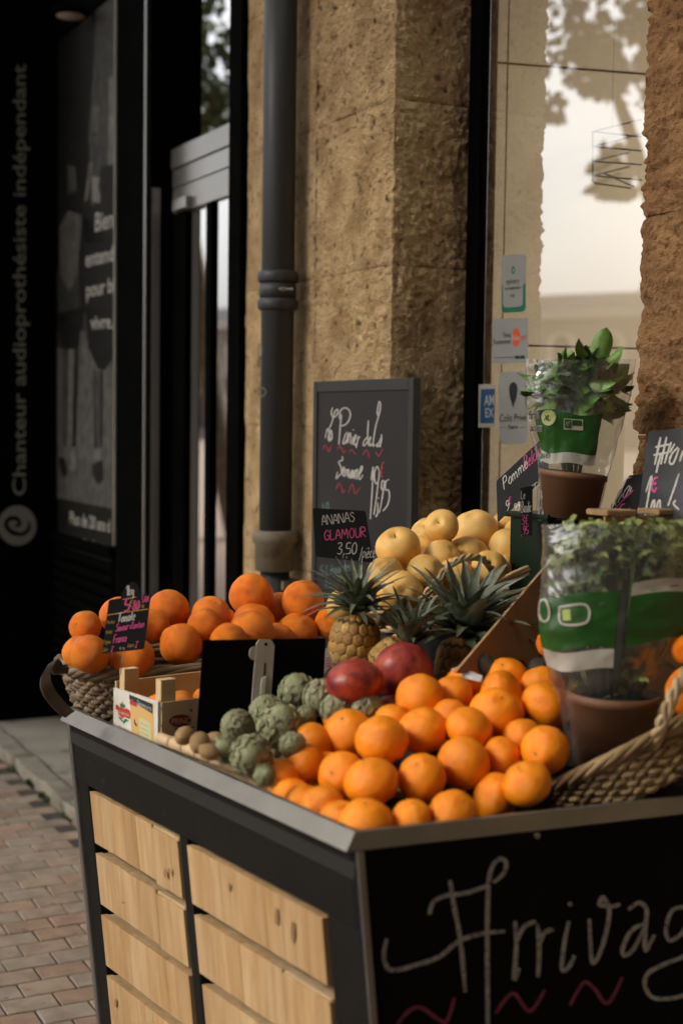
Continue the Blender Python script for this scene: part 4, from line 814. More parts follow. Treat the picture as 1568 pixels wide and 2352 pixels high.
#@@SECTION5
# ================================================================== baskets
WIC = [M('wicker_%d' % i, c_, .7, tuple(q * .6 for q in c_), 30, 4, bump=.25, bscale=120, rand=.12, spec=.3) for i, c_ in enumerate([(.20, .14, .085), (.25, .18, .11), (.155, .108, .066)])]
WIL = [M('willow_%d' % i, c_, .65, tuple(q * .7 for q in c_), 30, 4, bump=.2, bscale=120, rand=.1, spec=.3) for i, c_ in enumerate([(.50, .36, .19), (.44, .30, .15), (.56, .42, .24)])]
WST = [M('straw_%d' % i, c_, .75, tuple(q * .6 for q in c_), 24, 4, bump=.3, bscale=120, rand=.15, spec=.25) for i, c_ in enumerate([(.30, .20, .095), (.24, .155, .07), (.36, .25, .125)])]
def sup(a, ex): return math.copysign(abs(math.cos(a)) ** ex, math.cos(a)), math.copysign(abs(math.sin(a)) ** ex, math.sin(a))
def woven(root, C, ax, ay, az, H, mats, rows=9, stakes=34, taper=.82, rr=.0065, ex=.75, amp=.006, rim=4, rimr=.0075, a0=0., a1=360.):
    # C bottom centre, ax / ay half axes at the rim, az up direction
    def pt(a, z, o=0.):
        k_ = taper + (1 - taper) * z / H; x, y = sup(a, ex); l = math.hypot(ax.length * x, ay.length * y)
        return C + (ax * x + ay * y) * (k_ + o / max(l, .01)) + az * z
    n = stakes * 4; full = a1 - a0 >= 360
    for j in range(rows):
        z = (j + .5) / rows * H; p_ = []
        for i in range(n + 1):
            a = R(a0 + (a1 - a0) * i / n); p_.append(pt(a, z + .0018 * math.sin(i * 1.3 + j * 2), amp * math.cos(math.pi * (i / 4 + j)) + .0012 * math.sin(i * .7 + j)))
        MB().tube(p_, rr * (H / rows / (2 * .0065)) * .92 if False else rr, 6, not full).build('weave_strand', mats[j % 3], root, True)
    for i in range(stakes):
        a = R(a0 + (a1 - a0) * i / stakes); MB().tube([pt(a, -.002), pt(a, H * .5), pt(a, H + .004)], rr * .8, 6).build('stake', mats[(i + 1) % 3], root, True)
    for k_ in range(rim):
        p_ = []
        for i in range(n * 2 + 1):
            a = R(a0 + (a1 - a0) * i / (n * 2)); w_ = i / 11 * 1.0 + k_ * 2 * math.pi / rim
            p_.append(pt(a, H + .008 + 1.25 * rimr * math.sin(w_), 1.1 * rimr * math.cos(w_) + .002))
        MB().tube(p_, rimr, 7, not full).build('rim_strand', mats[k_ % 3], root, True)
    fl = [pt(R(i * 10), .004, -.004) for i in range(36)]
    MB().prism(fl, az * .006).build('base', mats[2], root)
    return pt
# big basket of oranges
hz_ = 1.118; zt = .984
fA, fB = hitz(140, 1556, hz_), hitz(470, 1532, hz_)
vb = (fB - fA).normalized(); ub = Vector((-vb.y, vb.x, 0)); ub = -ub if ub.dot(U) < 0 else ub
HB = hz_ - zt - .012
Lb, Wb = .55, .28
cb = fA + vb * (Lb / 2 + .055) + ub * (Wb / 2 - .004); cb.z = zt
bas = thing('wicker_basket', 'dark woven wicker basket of large oranges with leather handle', 'basket', cb)
pb = woven(bas, cb, vb * (Lb / 2), ub * (Wb / 2), ZD, HB, WIC, rows=12, stakes=52, taper=.84, rr=.0060, ex=.6, amp=.005, rim=5, rimr=.0066)
MB().prism([pb(R(i * 10), HB * .78, -.02) for i in range(36)], ZD * .004).build('liner', M('basket_liner', (.05, .035, .02), .9), bas)
LEA = M('brown_leather', (.058, .040, .026), .5, (.035, .025, .016), 14, bump=.2, bscale=90, spec=.4)
hp = [at(x, y, d_) for x, y, d_ in ((133, 1538, 2.86), (124, 1522, 2.83), (105, 1555, 2.80), (112, 1588, 2.79), (138, 1622, 2.81), (160, 1640, 2.84))]
hc = catmull(hp, 6); mbh = MB(); wv = (RGT * .75 + ub * .6 + ZD * .3).normalized() * .0135
vs = []
for i, q in enumerate(hc):
    t_ = (hc[min(i + 1, len(hc) - 1)] - hc[max(i - 1, 0)]).normalized(); nn = t_.cross(wv).normalized() * .003
    vs += [q - wv + nn, q + wv + nn, q + wv - nn, q - wv - nn]
fs = [(4 * i + a_, 4 * i + (a_ + 1) % 4, 4 * i + 4 + (a_ + 1) % 4, 4 * i + 4 + a_) for i in range(len(hc) - 1) for a_ in range(4)] + [(3, 2, 1, 0), tuple(4 * (len(hc) - 1) + k_ for k_ in range(4))]
bevel(mbh.add(vs, fs).build('handle', LEA, bas, False), .001)
MB().tube([hp[0] - vb * .01, hp[0] + vb * .02], .010, 8).build('handle_loop', LEA, bas, True)
MB().lathe([(.0, 0), (.005, .001), (.004, .004), (0, .005)], 12, hc[-4] + (CAM - hc[-4]).normalized() * .004, (CAM - hc[-4]).normalized()).build('rivet', IRON, bas, True)

# willow tray of apples
ca = at(985, 1455, 3.12); apt = thing('wicker_tray', 'pale willow tray of yellow apples with a looped handle', 'basket', ca)
va = (V * .95 + ZD * .16).normalized(); ua = (U * .8 + ZD * .0).normalized(); za = va.cross(ua).normalized(); za = -za if za.z < 0 else za
ca = at(1045, 1425, 3.17)
woven(apt, ca, va * .19, ua * .14, za, .055, WIL, rows=5, stakes=30, taper=.88, rr=.0052, ex=.7, amp=.004, rim=4, rimr=.0055)
lp = catmull([at(x, y, d_) for x, y, d_ in ((965, 1380, 2.955), (1000, 1338, 2.945), (1035, 1296, 2.945), (1072, 1280, 2.95), (1108, 1284, 2.97), (1128, 1310, 2.99), (1134, 1345, 3.01))], 8)
for k_ in range(3):
    MB().tube([q + ZD * .0045 * math.sin(i * .55 + k_ * 2.1) + RGT * .0045 * math.cos(i * .55 + k_ * 2.1) for i, q in enumerate(lp)], .0042, 6).build('handle_strand', WIL[k_], apt, True)
for k_, (x0, y0, x1, y1) in enumerate(((862, 1425, 985, 1362), (866, 1433, 990, 1372), (870, 1442, 1000, 1380), (1135, 1342, 1212, 1302), (1130, 1350, 1216, 1308), (1128, 1359, 1214, 1318))):
    MB().tube(catmull([at(x0, y0, 2.93), at((x0 + x1) / 2, (y0 + y1) / 2 - 3, 2.95), at(x1, y1, 2.97)], 6), .0046, 6).build('rim_strand', WIL[k_ % 3], apt, True)
PAPER = M('kraft_paper', (.34, .23, .12), .8, (.25, .16, .08), 8, bump=.5, bscale=14)
vs = []; 
for i in range(9):
    for j in range(5):
        x = 850 + i * 11 - j * 2; y = 1428 - i * 8.0 + j * 9; vs.append(at(x, y, 2.925 + .012 * noise.noise(Vector((i * .6, j * .7, 0)))))
MB().add(vs, [(i * 5 + j, i * 5 + j + 1, (i + 1) * 5 + j + 1, (i + 1) * 5 + j) for i in range(8) for j in range(4)]).build('paper_liner', PAPER, apt, True)

# woven basket at the near right, with rope handle
nb = thing('straw_basket', 'tilted straw basket in the right foreground with rope handle', 'basket', S(.05, .6, .985))
A_ = at(1272, 1802, 2.43); Mid = at(1470, 1712, 2.33); E_ = at(1690, 1600, 2.47); Cn = (A_ + E_) * .5 + Vector((.03, .09, .0))
axn = (A_ - Cn); ayn = (Mid - Cn); ayn = ayn - axn * (ayn.dot(axn) / axn.dot(axn)); azn = axn.cross(ayn).normalized(); azn = -azn if azn.z < 0 else azn
woven(nb, Cn - azn * .078, axn, ayn * 1.0, azn, .070, WST, rows=9, stakes=56, taper=.90, rr=.0052, ex=.85, amp=.0045, rim=5, rimr=.0058)
hh_ = catmull([at(x, y, d_) for x, y, d_ in ((1498, 1715, 2.36), (1515, 1672, 2.34), (1538, 1610, 2.34), (1566, 1555, 2.35), (1602, 1520, 2.37), (1650, 1520, 2.38))], 8)
for k_ in range(3):
    MB().tube([q + ZD * .006 * math.sin(i * .5 + k_ * 2.1) + RGT * .006 * math.cos(i * .5 + k_ * 2.1) for i, q in enumerate(hh_)], .0062, 7).build('handle_strand', WIL[k_], nb, True)
for (x, y, dm, d_), lb in zip(((1576, 1492, 74, 2.46), (1585, 1590, 120, 2.40)), ('small orange fruit at the right edge above the rope handle', 'big orange fruit at the right edge behind the rope handle')):
    fruit('orange', OR_M, ORANGE, at(x, y, d_), dm * .5 * d_ / FPX, lb, 'orange', 'oranges at the right edge', None, None, rf)

# bamboo edged tray under artichokes and kiwis
BAM = [M('bamboo_%d' % i, c_, .45, tuple(q * .8 for q in c_), 20, stretch=(1, 1, 1), rand=.08) for i, c_ in enumerate([(.62, .45, .26), (.56, .40, .22)])]
bt = thing('bamboo_tray', 'shallow tray with jointed bamboo edge along the stall rim', 'tray', at(480, 1770, 2.5))
e0, e1 = hitz(352, 1696, 1.042), hitz(612, 1795, 1.042); e0 += V * .012; e1 += V * .012; nseg = 8
for i in range(nseg):
    a_, b_ = e0.lerp(e1, i / nseg + .004), e0.lerp(e1, (i + 1) / nseg - .004)
    MB().tube([a_, a_.lerp(b_, .06), a_.lerp(b_, .5), a_.lerp(b_, .94), b_], [.0095, .0118, .0108, .0118, .0095], 12).build('bamboo_segment', BAM[i % 2], bt, True)
MB().box(e0 + ZD * -.05 + V * .004, e1 - e0, V * .24, ZD * .012).build('base', WIC[1], bt)
MB().box(e0 + ZD * -.04 + V * .002, e1 - e0, V * .008, ZD * .034).build('side', BAM[1], bt)
step(.26, .66, .30, .62, 1.09)

# ================================================================== wooden crate
CRW = M('poplar', (.60, .43, .235), .7, (.53, .37, .19), 8, 4, stretch=(1, 1, 6), bump=.15, bscale=80, rand=.05)
CRWH = M('white_label', (.66, .63, .56), .6, (.60, .57, .50), 14); CRP = M('printed_wood', (.64, .50, .31), .65, (.59, .45, .26), 12, rand=.03)
q0 = hitz(352, 1704.7, ZR - .004); zc1 = ZR - .004 + 92.3 * (q0 - CAM).dot(FWD) / FPX; zc0 = .985
qL = hitz(251, 1580.4, zc1); uc = (qL - q0); uc.z = 0; Lc = uc.length; uc.normalize(); vc = Vector((-uc.y, uc.x, 0)); vc = -vc if vc.dot(V) < 0 else vc
Wc = .33
crate = thing('fruit_crate', 'pale wooden fruit crate with red brand oval and white label', 'crate', q0 + Vector((0, 0, zc0 - q0.z)))
O = Vector((q0.x, q0.y, zc0)) + vc * .012; Hc = zc1 - zc0
pend = MB().box(O - vc * .002, uc * Lc, vc * .006, ZD * Hc).build('end_panel', CRWH, crate)
MB().box(O + vc * Wc, uc * Lc, vc * .006, ZD * Hc).build('end_panel', CRP, crate)
pfr = MB().box(O + vc * .0045 - uc * .004, uc * .0038, vc * (Wc - .005), ZD * (Hc - .002)).build('side_panel', CRP, crate)
MB().box(O + vc * .0045 + uc * (Lc + .0002), uc * .005, vc * (Wc - .005), ZD * (Hc + .012)).build('side_panel', CRW, crate)
MB().box(O + vc * .006 + ZD * .002, uc * (Lc - .001), vc * (Wc - .008), ZD * .004).build('bottom', CRW, crate)
for a_, b_ in ((.006, .008), (Lc - .026, .008), (.006, Wc - .036), (Lc - .026, Wc - .036)):
    bevel(MB().box(O + uc * a_ + vc * b_ + ZD * .004, uc * .020, vc * .034, ZD * (Hc + .036)).build('corner_post', CRW, crate), .0015)
for b_, tt in zip((.05, .105, .16, .215, .27), ('nearest the label end', 'second from the label end', 'in the middle', 'fourth from the label end', 'at the hidden end')):
    fruit('carrot_bunch' if False else 'tangerine', MA_M, ORANGE, O + uc * (Lc * .5) + vc * b_ + ZD * (Hc - .028), .027, 'orange tangerine inside the wooden crate, ' + tt, 'tangerine', 'tangerines in the wooden crate', None, None, rf)
ES = plane_surf(O - vc * .002, -vc); CF = plane_surf(O - uc * .004, -uc); T2 = Zone(420, 2640, .2551)
REDP = M('print_red', (.42, .035, .03), .6); REDD = M('print_dark_red', (.25, .018, .02), .6); GRN = M('print_green', (.02, .14, .06), .6); BLK = M('print_black', (.018, .018, .018), .6); PALE = M('print_pale', (.62, .50, .33), .6); YEL = M('print_pale_yellow', (.58, .56, .30), .6); ORP = M('print_orange', (.62, .38, .14), .6); GRY = M('print_grey', (.35, .36, .40), .6)
def P_(sf, pts, mat, zn, lf=.0006, par=None, nm='print'): return flat_poly(sf, pts, mat, par, nm, lf, zn)
P_(ES, [(388, 545), (760, 690), (778, 1300), (425, 1150)], ORP, T2, .0005, crate); P_(ES, [(388, 540), (755, 690), (752, 845), (390, 615)], BLK, T2, .0010, crate)
P_(ES, [(545, 900), (715, 985), (735, 1270), (555, 1200)], YEL, T2, .0010, crate)
P_(ES, [(172, 760), (180, 700), (205, 700), (245, 745), (270, 735), (320, 770), (355, 760), (395, 790), (408, 850), (400, 925), (310, 890), (290, 915), (215, 850), (215, 790)], REDP, T2, .0010, crate, 'logo')
P_(ES, [(240, 670), (265, 690), (278, 645), (292, 690), (325, 705), (325, 755), (250, 735)], GRN, T2, .0010, crate, 'logo'); P_(ES, [(217, 880), (260, 900), (292, 965), (285, 975), (235, 920)], GRN, T2, .0010, crate, 'logo'); P_(ES, [(300, 1005), (290, 965), (330, 920), (392, 960), (345, 965)], GRN, T2, .0010, crate, 'logo')
P_(ES, [(400, 640), (425, 620), (450, 640), (480, 655), (512, 680), (508, 735), (450, 710), (400, 690)], REDP, T2, .0015, crate, 'logo'); P_(ES, [(425, 615), (440, 600), (475, 640), (440, 635)], GRN, T2, .0015, crate, 'logo')
printed(ES, 'DE BRETAGNE', (222, 835), (180, 62), (0, -48), PALE, crate, T2, .0016); printed(ES, 'Saveurs', (515, 690), (225, 110), (0, -75), GRY, crate, T2, .0016, .01)
for k_ in range(7): P_(ES, [(562, 945 + k_ * 36), (700, 1005 + k_ * 37), (700, 1011 + k_ * 37), (562, 951 + k_ * 36)], BLK if k_ % 2 else GRY, T2, .0016, crate)
P_(ES, [(135, 970), (178, 990), (178, 1035), (135, 1015)], GRY, T2, .001, crate); P_(ES, [(468, 930), (478, 920), (485, 975), (512, 1010), (512, 1045), (490, 1030), (470, 990)], BLK, T2, .0012, crate); P_(ES, [(470, 1180), (520, 1140), (535, 1190), (480, 1170)], PALE, T2, .0012, crate)
printed(ES, 'Bretagne', (232, 1062), (150, 62), (0, -50), GRY, crate, T2, .0012)
P_(CF, ell(1185, 955, 182, 100, 32, sk=-.05), REDD, T2, .0006, crate, 'logo'); printed(CF, 'PRINCE', (1040, 1010), (345, -25), (0, -95), PALE, crate, T2, .0014, .008)
P_(CF, [(1060, 1060), (1150, 1085), (1250, 1060), (1400, 1040), (1400, 1065), (1260, 1085), (1180, 1110), (1120, 1100)], GRN, T2, .0008, crate, 'logo'); P_(CF, [(1320, 770), (1345, 775), (1370, 765), (1365, 805), (1352, 822), (1335, 805)], GRN, T2, .0008, crate, 'logo')
for pl, sf in (([(865, 715), (900, 820)], CF), ([(878, 1010), (908, 1115)], CF), ([(88, 535), (92, 590)], ES), ([(102, 800), (106, 850)], ES)): strokes(sf, [pl], 1.6, IRON, crate, 'staple', T2, .001)

# ================================================================== signs
def board(name, label, cat, corners, ds, mat, th=.003, group=None, rnd=0.):
    P = [at(x, y, d_) for (x, y), d_ in zip(corners, ds)]; n = (P[1] - P[0]).cross(P[3] - P[0]).normalized()
    n = n if n.dot(CAM - P[0]) > 0 else -n; sf = plane_surf(P[0], n)
    t = thing(name, label, cat, (P[2] + P[3]) / 2, group)
    cs = corners
    if rnd:
        cs = []
        for i in range(4):
            a_, b_, c_ = (Vector(corners[k_ % 4]) for k_ in (i - 1, i, i + 1)); e1_ = b_ + (a_ - b_).normalized() * rnd; e2_ = b_ + (c_ - b_).normalized() * rnd
            for k_ in range(5): s_ = k_ / 4; q = e1_ * (1 - s_) ** 2 + b_ * 2 * s_ * (1 - s_) + e2_ * s_ * s_; cs.append((q.x, q.y))
    MB().prism([sf.pt(x, y, 0) for x, y in cs], -n * th).build('panel', mat, t)
    return t, sf
# price tag on the crate
T1z = Zone(380, 2300, .16582)
def t1(*pts): return [T1z(*p) for p in pts]
tagc = t1((340, 605), (1352, 460), (1190, 1790), (165, 1900))
tg, ts = board('price_tag', 'black price tag reading 1kg 5,80 Tomate stuck on a pin by the crate', 'price tag', tagc, (2.80, 2.795, 2.795, 2.80), SLATE, .0018, 'price slates', 4)
P_(ts, t1((625, 575), (640, 480), (700, 340), (790, 215), (880, 168), (950, 170), (1010, 215), (1055, 290), (1080, 380), (1095, 510)), SLATE, ID, 0, tg, 'tab')
hand(ts, '1kg', (760, 500), (150, -12), (8, -235), 3.0, CHALK, tg, T1z); hand(ts, '5', (700, 885), (260, -20), (45, -300), 4.2, CHALKP, tg, T1z); hand(ts, ',', (825, 880), (80, 0), (5, -120), 2.2, CHALKP, tg, T1z); hand(ts, '80', (905, 850), (150, -20), (38, -215), 3.4, CHALKP, tg, T1z); hand(ts, '€', (835, 775), (130, -10), (20, -160), 1.5, OCHRE, tg, T1z)
hand(ts, '5,80€', (1130, 655), (75, -5), (20, -135), 1.6, CHALKP, tg, T1z); hand(ts, 'Tomate', (545, 1145), (135, -20), (38, -220), 2.7, CHALK, tg, T1z); hand(ts, 'Saveur', (490, 1375), (112, -22), (45, -190), 2.0, CHALKP, tg, T1z); hand(ts, "d'antan", (835, 1310), (118, -18), (35, -170), 1.9, CHALKP, tg, T1z); hand(ts, 'France', (445, 1650), (118, -18), (30, -200), 2.1, CHALKP, tg, T1z)
hand(ts, 'I', (375, 1850), (170, -20), (35, -120), 1.9, CHALKP, tg, T1z); hand(ts, 'I', (955, 1750), (190, -30), (40, -140), 1.9, CHALKP, tg, T1z)
for t_, p0, ex in (('Produit :', (285, 1185), (215, -15)), ('Variété :', (255, 1425), (180, -15)), ('Origine :', (205, 1665), (200, -15)), ('Calibre', (185, 1850), (125, -12)), ('Catégorie', (780, 1745), (160, -15)), ('Le kg', (1035, 790), (155, -12))): printed(ts, t_, p0, ex, (22, -95), OCHRE, tg, T1z, .001)
for l_ in (((305, 970), (690, 905)), ((690, 905), (1290, 822)), ((672, 590), (1000, 530))): strokes(ts, [list(l_)], 2.0, OCHRE, tg, 'print_line', T1z, .0006, taper=0)
for x in (620, 702): strokes(ts, [ell(x, 1770, 17, 24, 10) + [(x + 17, 1770)]], .8, CHALK, tg, 'eyelet', T1z, .001)
MB().tube([at(*T1z(693, 1860), 2.806), at(*T1z(670, 2060), 2.806), at(277, 1550, 2.806)], .0011, 6).build('pin', ALU, tg, True)
# board seen from behind with its clip
bb, bs = board('black_board', 'black sign board seen from behind with a grey plastic clip', 'sign', [(467.5, 1470.5), (748.7, 1466), (736, 1668), (451.7, 1687)], (2.68, 2.76, 2.75, 2.67), BLACKM, .004, None, 5)
CLIP = M('clip_plastic', (.36, .33, .28), .5, (.30, .275, .23), 8)
def bq(*pts): return [Z1(*p) for p in pts]
MB().prism([bs.pt(x, y, .001) for x, y in bq((1140, 490), (1155, 468), (1215, 466), (1234, 500), (1212, 815), (1112, 848))], bs.n * .006).build('clip', CLIP, bb)
MB().prism([bs.pt(x, y, .001) for x, y in [Z1(*p) for p in ell(1132, 540, 28, 36, 20)]], bs.n * .005).build('clip_knob', CLIP, bb)
MB().prism([bs.pt(x, y, .0072) for x, y in bq((1165, 670), (1188, 660), (1172, 800), (1152, 806))], bs.n * .004).build('clip_slider', M('clip_light', (.48, .44, .38), .5), bb)
MB().prism([bs.pt(x, y, .0072) for x, y in bq((1180, 590), (1188, 590), (1184, 655), (1176, 655))], bs.n * .0006).build('clip_slot', BLACKM, bb); MB().prism([bs.pt(x, y, .0072) for x, y in [Z1(*p) for p in ell(1188, 492, 8, 9, 12)]], bs.n * .0006).build('clip_hole', BLACKM, bb)
# pineapple slate
R2 = Zone(1150, 2000, .66964)
an, as_ = board('price_slate', 'black slate reading ANANAS GLAMOUR 3,50 above the front pineapple', 'price tag', [R2(150, 48), R2(465, 65), R2(512, 374), R2(168, 338)], (2.97, 2.985, 2.96, 2.945), SLATE, .002, 'price slates', 6)
hand(as_, 'ANANAS', (205, 152), (49, -6), (-6, -58), 1.6, CHALK, an, R2); hand(as_, 'GLAMOUR', (220, 240), (53, -4), (-2, -58), 1.9, CHALKP, an, R2); hand(as_, '3,50', (295, 325), (64, -1), (4, -68), 2.0, CHALK, an, R2); hand(as_, '/pièce', (428, 352), (40, -4), (6, -72), 1.6, CHALK, an, R2)
for x in (330, 352): strokes(as_, [ell(x, 345, 4, 5, 8) + [(x + 4, 345)]], .6, CHALK, an, 'eyelet', R2, .001)
MB().tube([at(*R2(340, 340), 2.962), at(*R2(345, 400), 2.962), at(*R2(352, 560), 2.962)], .0012, 6).build('pin', ALU, an, True)
# apple slate and basil tag
R6 = Zone(1850, 1200, .56186)
po, ps = board('price_slate', 'tilted black slate reading Pomme 9,99 behind the yellow apples', 'price tag', [R6(238, 1290), R6(600, 950), R6(605, 1240), R6(246, 1580)], (3.28, 3.14, 3.05, 3.19), SLATE, .002, 'price slates', 5)
hand(ps, 'Pomme', (295, 1355), (60, -58), (-14, -82), 1.6, CHALK, po, R6); hand(ps, 'Belchard', (440, 1215), (50, -44), (-5, -95), 1.3, CHALKP, po, R6); hand(ps, '9', (305, 1510), (60, -20), (2, -80), 1.5, CHALK, po, R6); hand(ps, '€', (328, 1458), (36, -10), (0, -50), 1.2, CHALKP, po, R6); hand(ps, '99', (362, 1520), (46, -18), (6, -70), 1.5, CHALK, po, R6); hand(ps, 'CT.I', (482, 1368), (38, -26), (0, -38), 1.1, CHALK, po, R6)
ba, bsf = board('price_slate', 'small black tag reading Le Basilic 3,95 in front of basil pot', 'price tag', [R6(408, 1340), R6(497, 1320), R6(495, 1676), R6(413, 1678)], (3.04, 3.04, 3.03, 3.03), SLATE, .0018, 'price slates', 2)
hand(bsf, 'Le', (415, 1418), (30, -3), (0, -58), 1.1, CHALK, ba, R6); hand(bsf, 'Basilic', (414, 1515), (28, -3), (4, -78), 1.3, CHALK, ba, R6); hand(bsf, '3€', (418, 1600), (46, -4), (0, -66), 1.3, CHALKP, ba, R6); hand(bsf, ',95', (414, 1672), (42, -3), (4, -62), 1.5, CHALKP, ba, R6)
# leaning slate at the window edge and grey slate on the near pier
T6 = Zone(2380, 1650, .22385)
pr, prs = board('price_slate', 'narrow black slate leaning between basil pot and stone pier', 'price tag', [T6(600, 1125), T6(900, 1095), T6(700, 1900), T6(255, 1800)], (3.10, 3.06, 3.0, 3.04), SLATE, .002, 'price slates', 3)
strokes(prs, [[(495, 1320), (560, 1195), (640, 1165)], [(345, 1570), (365, 1675), (375, 1530), (460, 1380), (475, 1400), (395, 1530)], [(405, 1620), (420, 1570), (490, 1450)], [(490, 1530), (520, 1420), (600, 1320), (615, 1350), (540, 1500), (495, 1530)], [(615, 1420), (650, 1340)], [(300, 1880), (345, 1790), (385, 1740), (330, 1870)], [(310, 1940), (405, 1845)], [(310, 2030), (350, 1990), (450, 1870), (460, 1880), (350, 2040)]], 2.4, CHALK, pr, 'handwriting', T6)
strokes(prs, [[(330, 1745), (500, 1570), (675, 1390)], [(305, 1630), (285, 1715)], [(530, 1635), (470, 1660), (440, 1720), (400, 1790), (440, 1800), (455, 1740)], [(490, 1860), (560, 1820), (575, 1760), (625, 1715)]], 2.8, CHALKP, pr, 'handwriting', T6)
gy, gs = board('slate_board', 'grey slate with hash sign and price leaning on the near stone pier', 'slate', [T6(945, 335), T6(1900, 250), T6(1900, 2110), T6(750, 1850)], (2.98, 2.80, 2.78, 2.955), SLATEG, .006, None, 2)
hand(gs, '#', (1030, 900), (360, -30), (60, -420), 5.0, CHALK, gy, T6); strokes(gs, [[(1175, 730), (1130, 900), (1090, 1080)], [(1360, 530), (1300, 700), (1240, 910)], [(1420, 560), (1330, 720)], [(1480, 620), (1360, 760), (1330, 900), (1400, 900), (1500, 640)], [(1510, 880), (1570, 680)], [(905, 1420), (1010, 1130), (950, 1500), (890, 1840)], [(990, 1840), (1010, 1640), (1060, 1580), (1040, 1840)], [(1100, 1840), (1110, 1640), (1160, 1580), (1150, 1840)], [(1500, 1090), (1400, 1390), (1300, 1670)], [(1440, 1570), (1400, 1640), (1500, 1740)]], 4.6, CHALK, gy, 'handwriting', T6)
strokes(gs, [[(1120, 1160), (1040, 1200), (1010, 1330), (1050, 1420), (1100, 1340)], [(1040, 1290), (1090, 1260)], [(1250, 1830), (1170, 1900), (1300, 2000), (1320, 2050)]], 5.0, CHALKP, gy, 'handwriting', T6)
# tall blackboard in front of the pier
PBD = 1.955
bt0, bt1 = hitp(719.4, 876.9, PBD), hitp(949, 866.4, PBD); zt_ = (bt0.z + bt1.z) / 2; sA, sB = sof(bt1), sof(bt0); zb_ = .30
tb = thing('blackboard', 'tall framed blackboard reading Le Panier de la Semaine on the pier', 'blackboard', F((sA + sB) / 2, PBD, zb_))
BBF = M('board_face', (.016, .0165, .0175), .38, (.018, .0185, .019), 2, ior=1.32, c3=(.028, .028, .028), s3=3, lo3=.5, hi3=.8); FRB = M('board_frame', (.020, .019, .018), .5)
MB().box(F(sA + .02, PBD + .004, zb_ + .02), SD * (sB - sA - .04), PD * .014, ZD * (zt_ - zb_ - .04)).build('face', BBF, tb)
for o_, a_, b_ in ((F(sA, PBD, zb_), SD * .026, ZD * (zt_ - zb_)), (F(sB - .026, PBD, zb_), SD * .026, ZD * (zt_ - zb_)), (F(sA + .0265, PBD, zt_ - .034), SD * (sB - sA - .053), ZD * .034), (F(sA + .0265, PBD, zb_), SD * (sB - sA - .053), ZD * .034)):
    bevel(MB().box(o_, a_, PD * .024, b_).build('frame', FRB, tb), .002)
for s_ in (sA + .04, sB - .07): MB().box(F(s_, PBD + .002, .045), SD * .03, PD * .02, ZD * (zb_ - .05)).build('leg', FRB, tb)
bfs = plane_surf(F(0, PBD + .004, 0), -PD); T4 = Zone(1230, 1600, .29974)
LW = [[[(335, 100), (320, 180), (350, 232), (400, 190), (405, 130), (370, 150), (345, 240), (320, 320), (280, 410)], [(240, 510), (268, 385), (290, 440), (280, 520), (300, 545), (330, 480), (315, 400), (295, 500), (320, 530), (335, 495)]],
 [[(455, 190), (440, 350), (420, 600)], [(430, 260), (440, 150), (500, 105), (560, 140), (572, 220), (530, 310), (465, 345), (450, 330)], [(520, 430), (478, 560), (490, 585), (530, 520), (542, 430), (525, 585)], [(552, 450), (545, 570)], [(550, 500), (575, 440), (580, 590)], [(610, 490), (603, 600)], [(615, 400)], [(620, 560), (652, 490), (640, 470), (620, 560), (640, 605), (660, 570)], [(685, 480), (650, 640)], [(668, 530), (702, 490)]],
 [[(815, 275), (805, 450), (812, 612)], [(805, 490), (750, 560), (755, 612), (800, 560)], [(820, 570), (850, 500), (830, 520), (835, 612), (862, 580)]], [[(955, 15), (932, 170), (955, 200), (976, 60), (957, 15)], [(955, 200), (915, 340), (890, 480), (875, 612), (900, 592)], [(980, 460), (990, 480), (960, 560), (922, 605), (942, 620), (985, 560), (992, 470), (970, 632)]],
 [[(465, 750), (470, 800), (420, 830), (450, 900), (455, 980), (420, 1010), (385, 1050), (402, 960)], [(470, 980), (495, 920), (480, 900), (475, 1000), (500, 1020)], [(510, 930), (500, 1020)], [(515, 950), (535, 930), (530, 1020)], [(545, 950), (555, 930), (550, 1042)], [(600, 930), (570, 1000), (580, 1042), (605, 940), (600, 1045)], [(620, 940), (615, 1048)], [(640, 930), (635, 1052)], [(645, 960), (670, 930), (660, 1062)], [(690, 1010), (735, 910), (720, 890), (690, 1000), (700, 1062), (742, 1000)]],
 [[(850, 1070), (880, 890), (865, 1200), (840, 1590)], [(960, 960), (935, 890), (900, 950), (895, 1050), (920, 1120), (955, 1050), (960, 950), (945, 1100), (915, 1350), (888, 1530)], [(950, 1310)], [(938, 1370), (940, 1500), (912, 1562)], [(1030, 1090), (1000, 1080), (988, 1160), (1005, 1200), (1030, 1140), (1030, 1090), (1000, 1300), (963, 1505)], [(1092, 1060), (1050, 1090), (1040, 1200), (1080, 1200), (1096, 1280), (1070, 1400), (1008, 1482)]]]
for l_ in LW: strokes(bfs, l_, 3.1, CHALK, tb, 'handwriting', T4, .001)
strokes(bfs, [[(1030, 830), (1000, 850), (985, 950), (990, 1022), (1015, 1020)], [(975, 930), (1012, 900)], [(975, 980), (1006, 960)]], 2.6, CHALKR, tb, 'handwriting', T4, .001)
for l_ in ([(210, 660), (230, 605), (265, 640), (290, 690), (320, 610)], [(400, 660), (425, 620), (455, 640), (490, 710), (512, 660)], [(560, 700), (590, 660), (620, 700), (652, 730)], [(740, 740), (780, 670), (810, 700), (825, 770)], [(910, 690), (940, 740), (955, 750), (1010, 650)], [(385, 1190), (420, 1110), (450, 1150), (475, 1240), (500, 1190)], [(550, 1240), (600, 1120), (640, 1250), (705, 1160)]):
    strokes(bfs, [l_], 2.3, CHALKR, tb, 'chalk_squiggle', T4, .001)
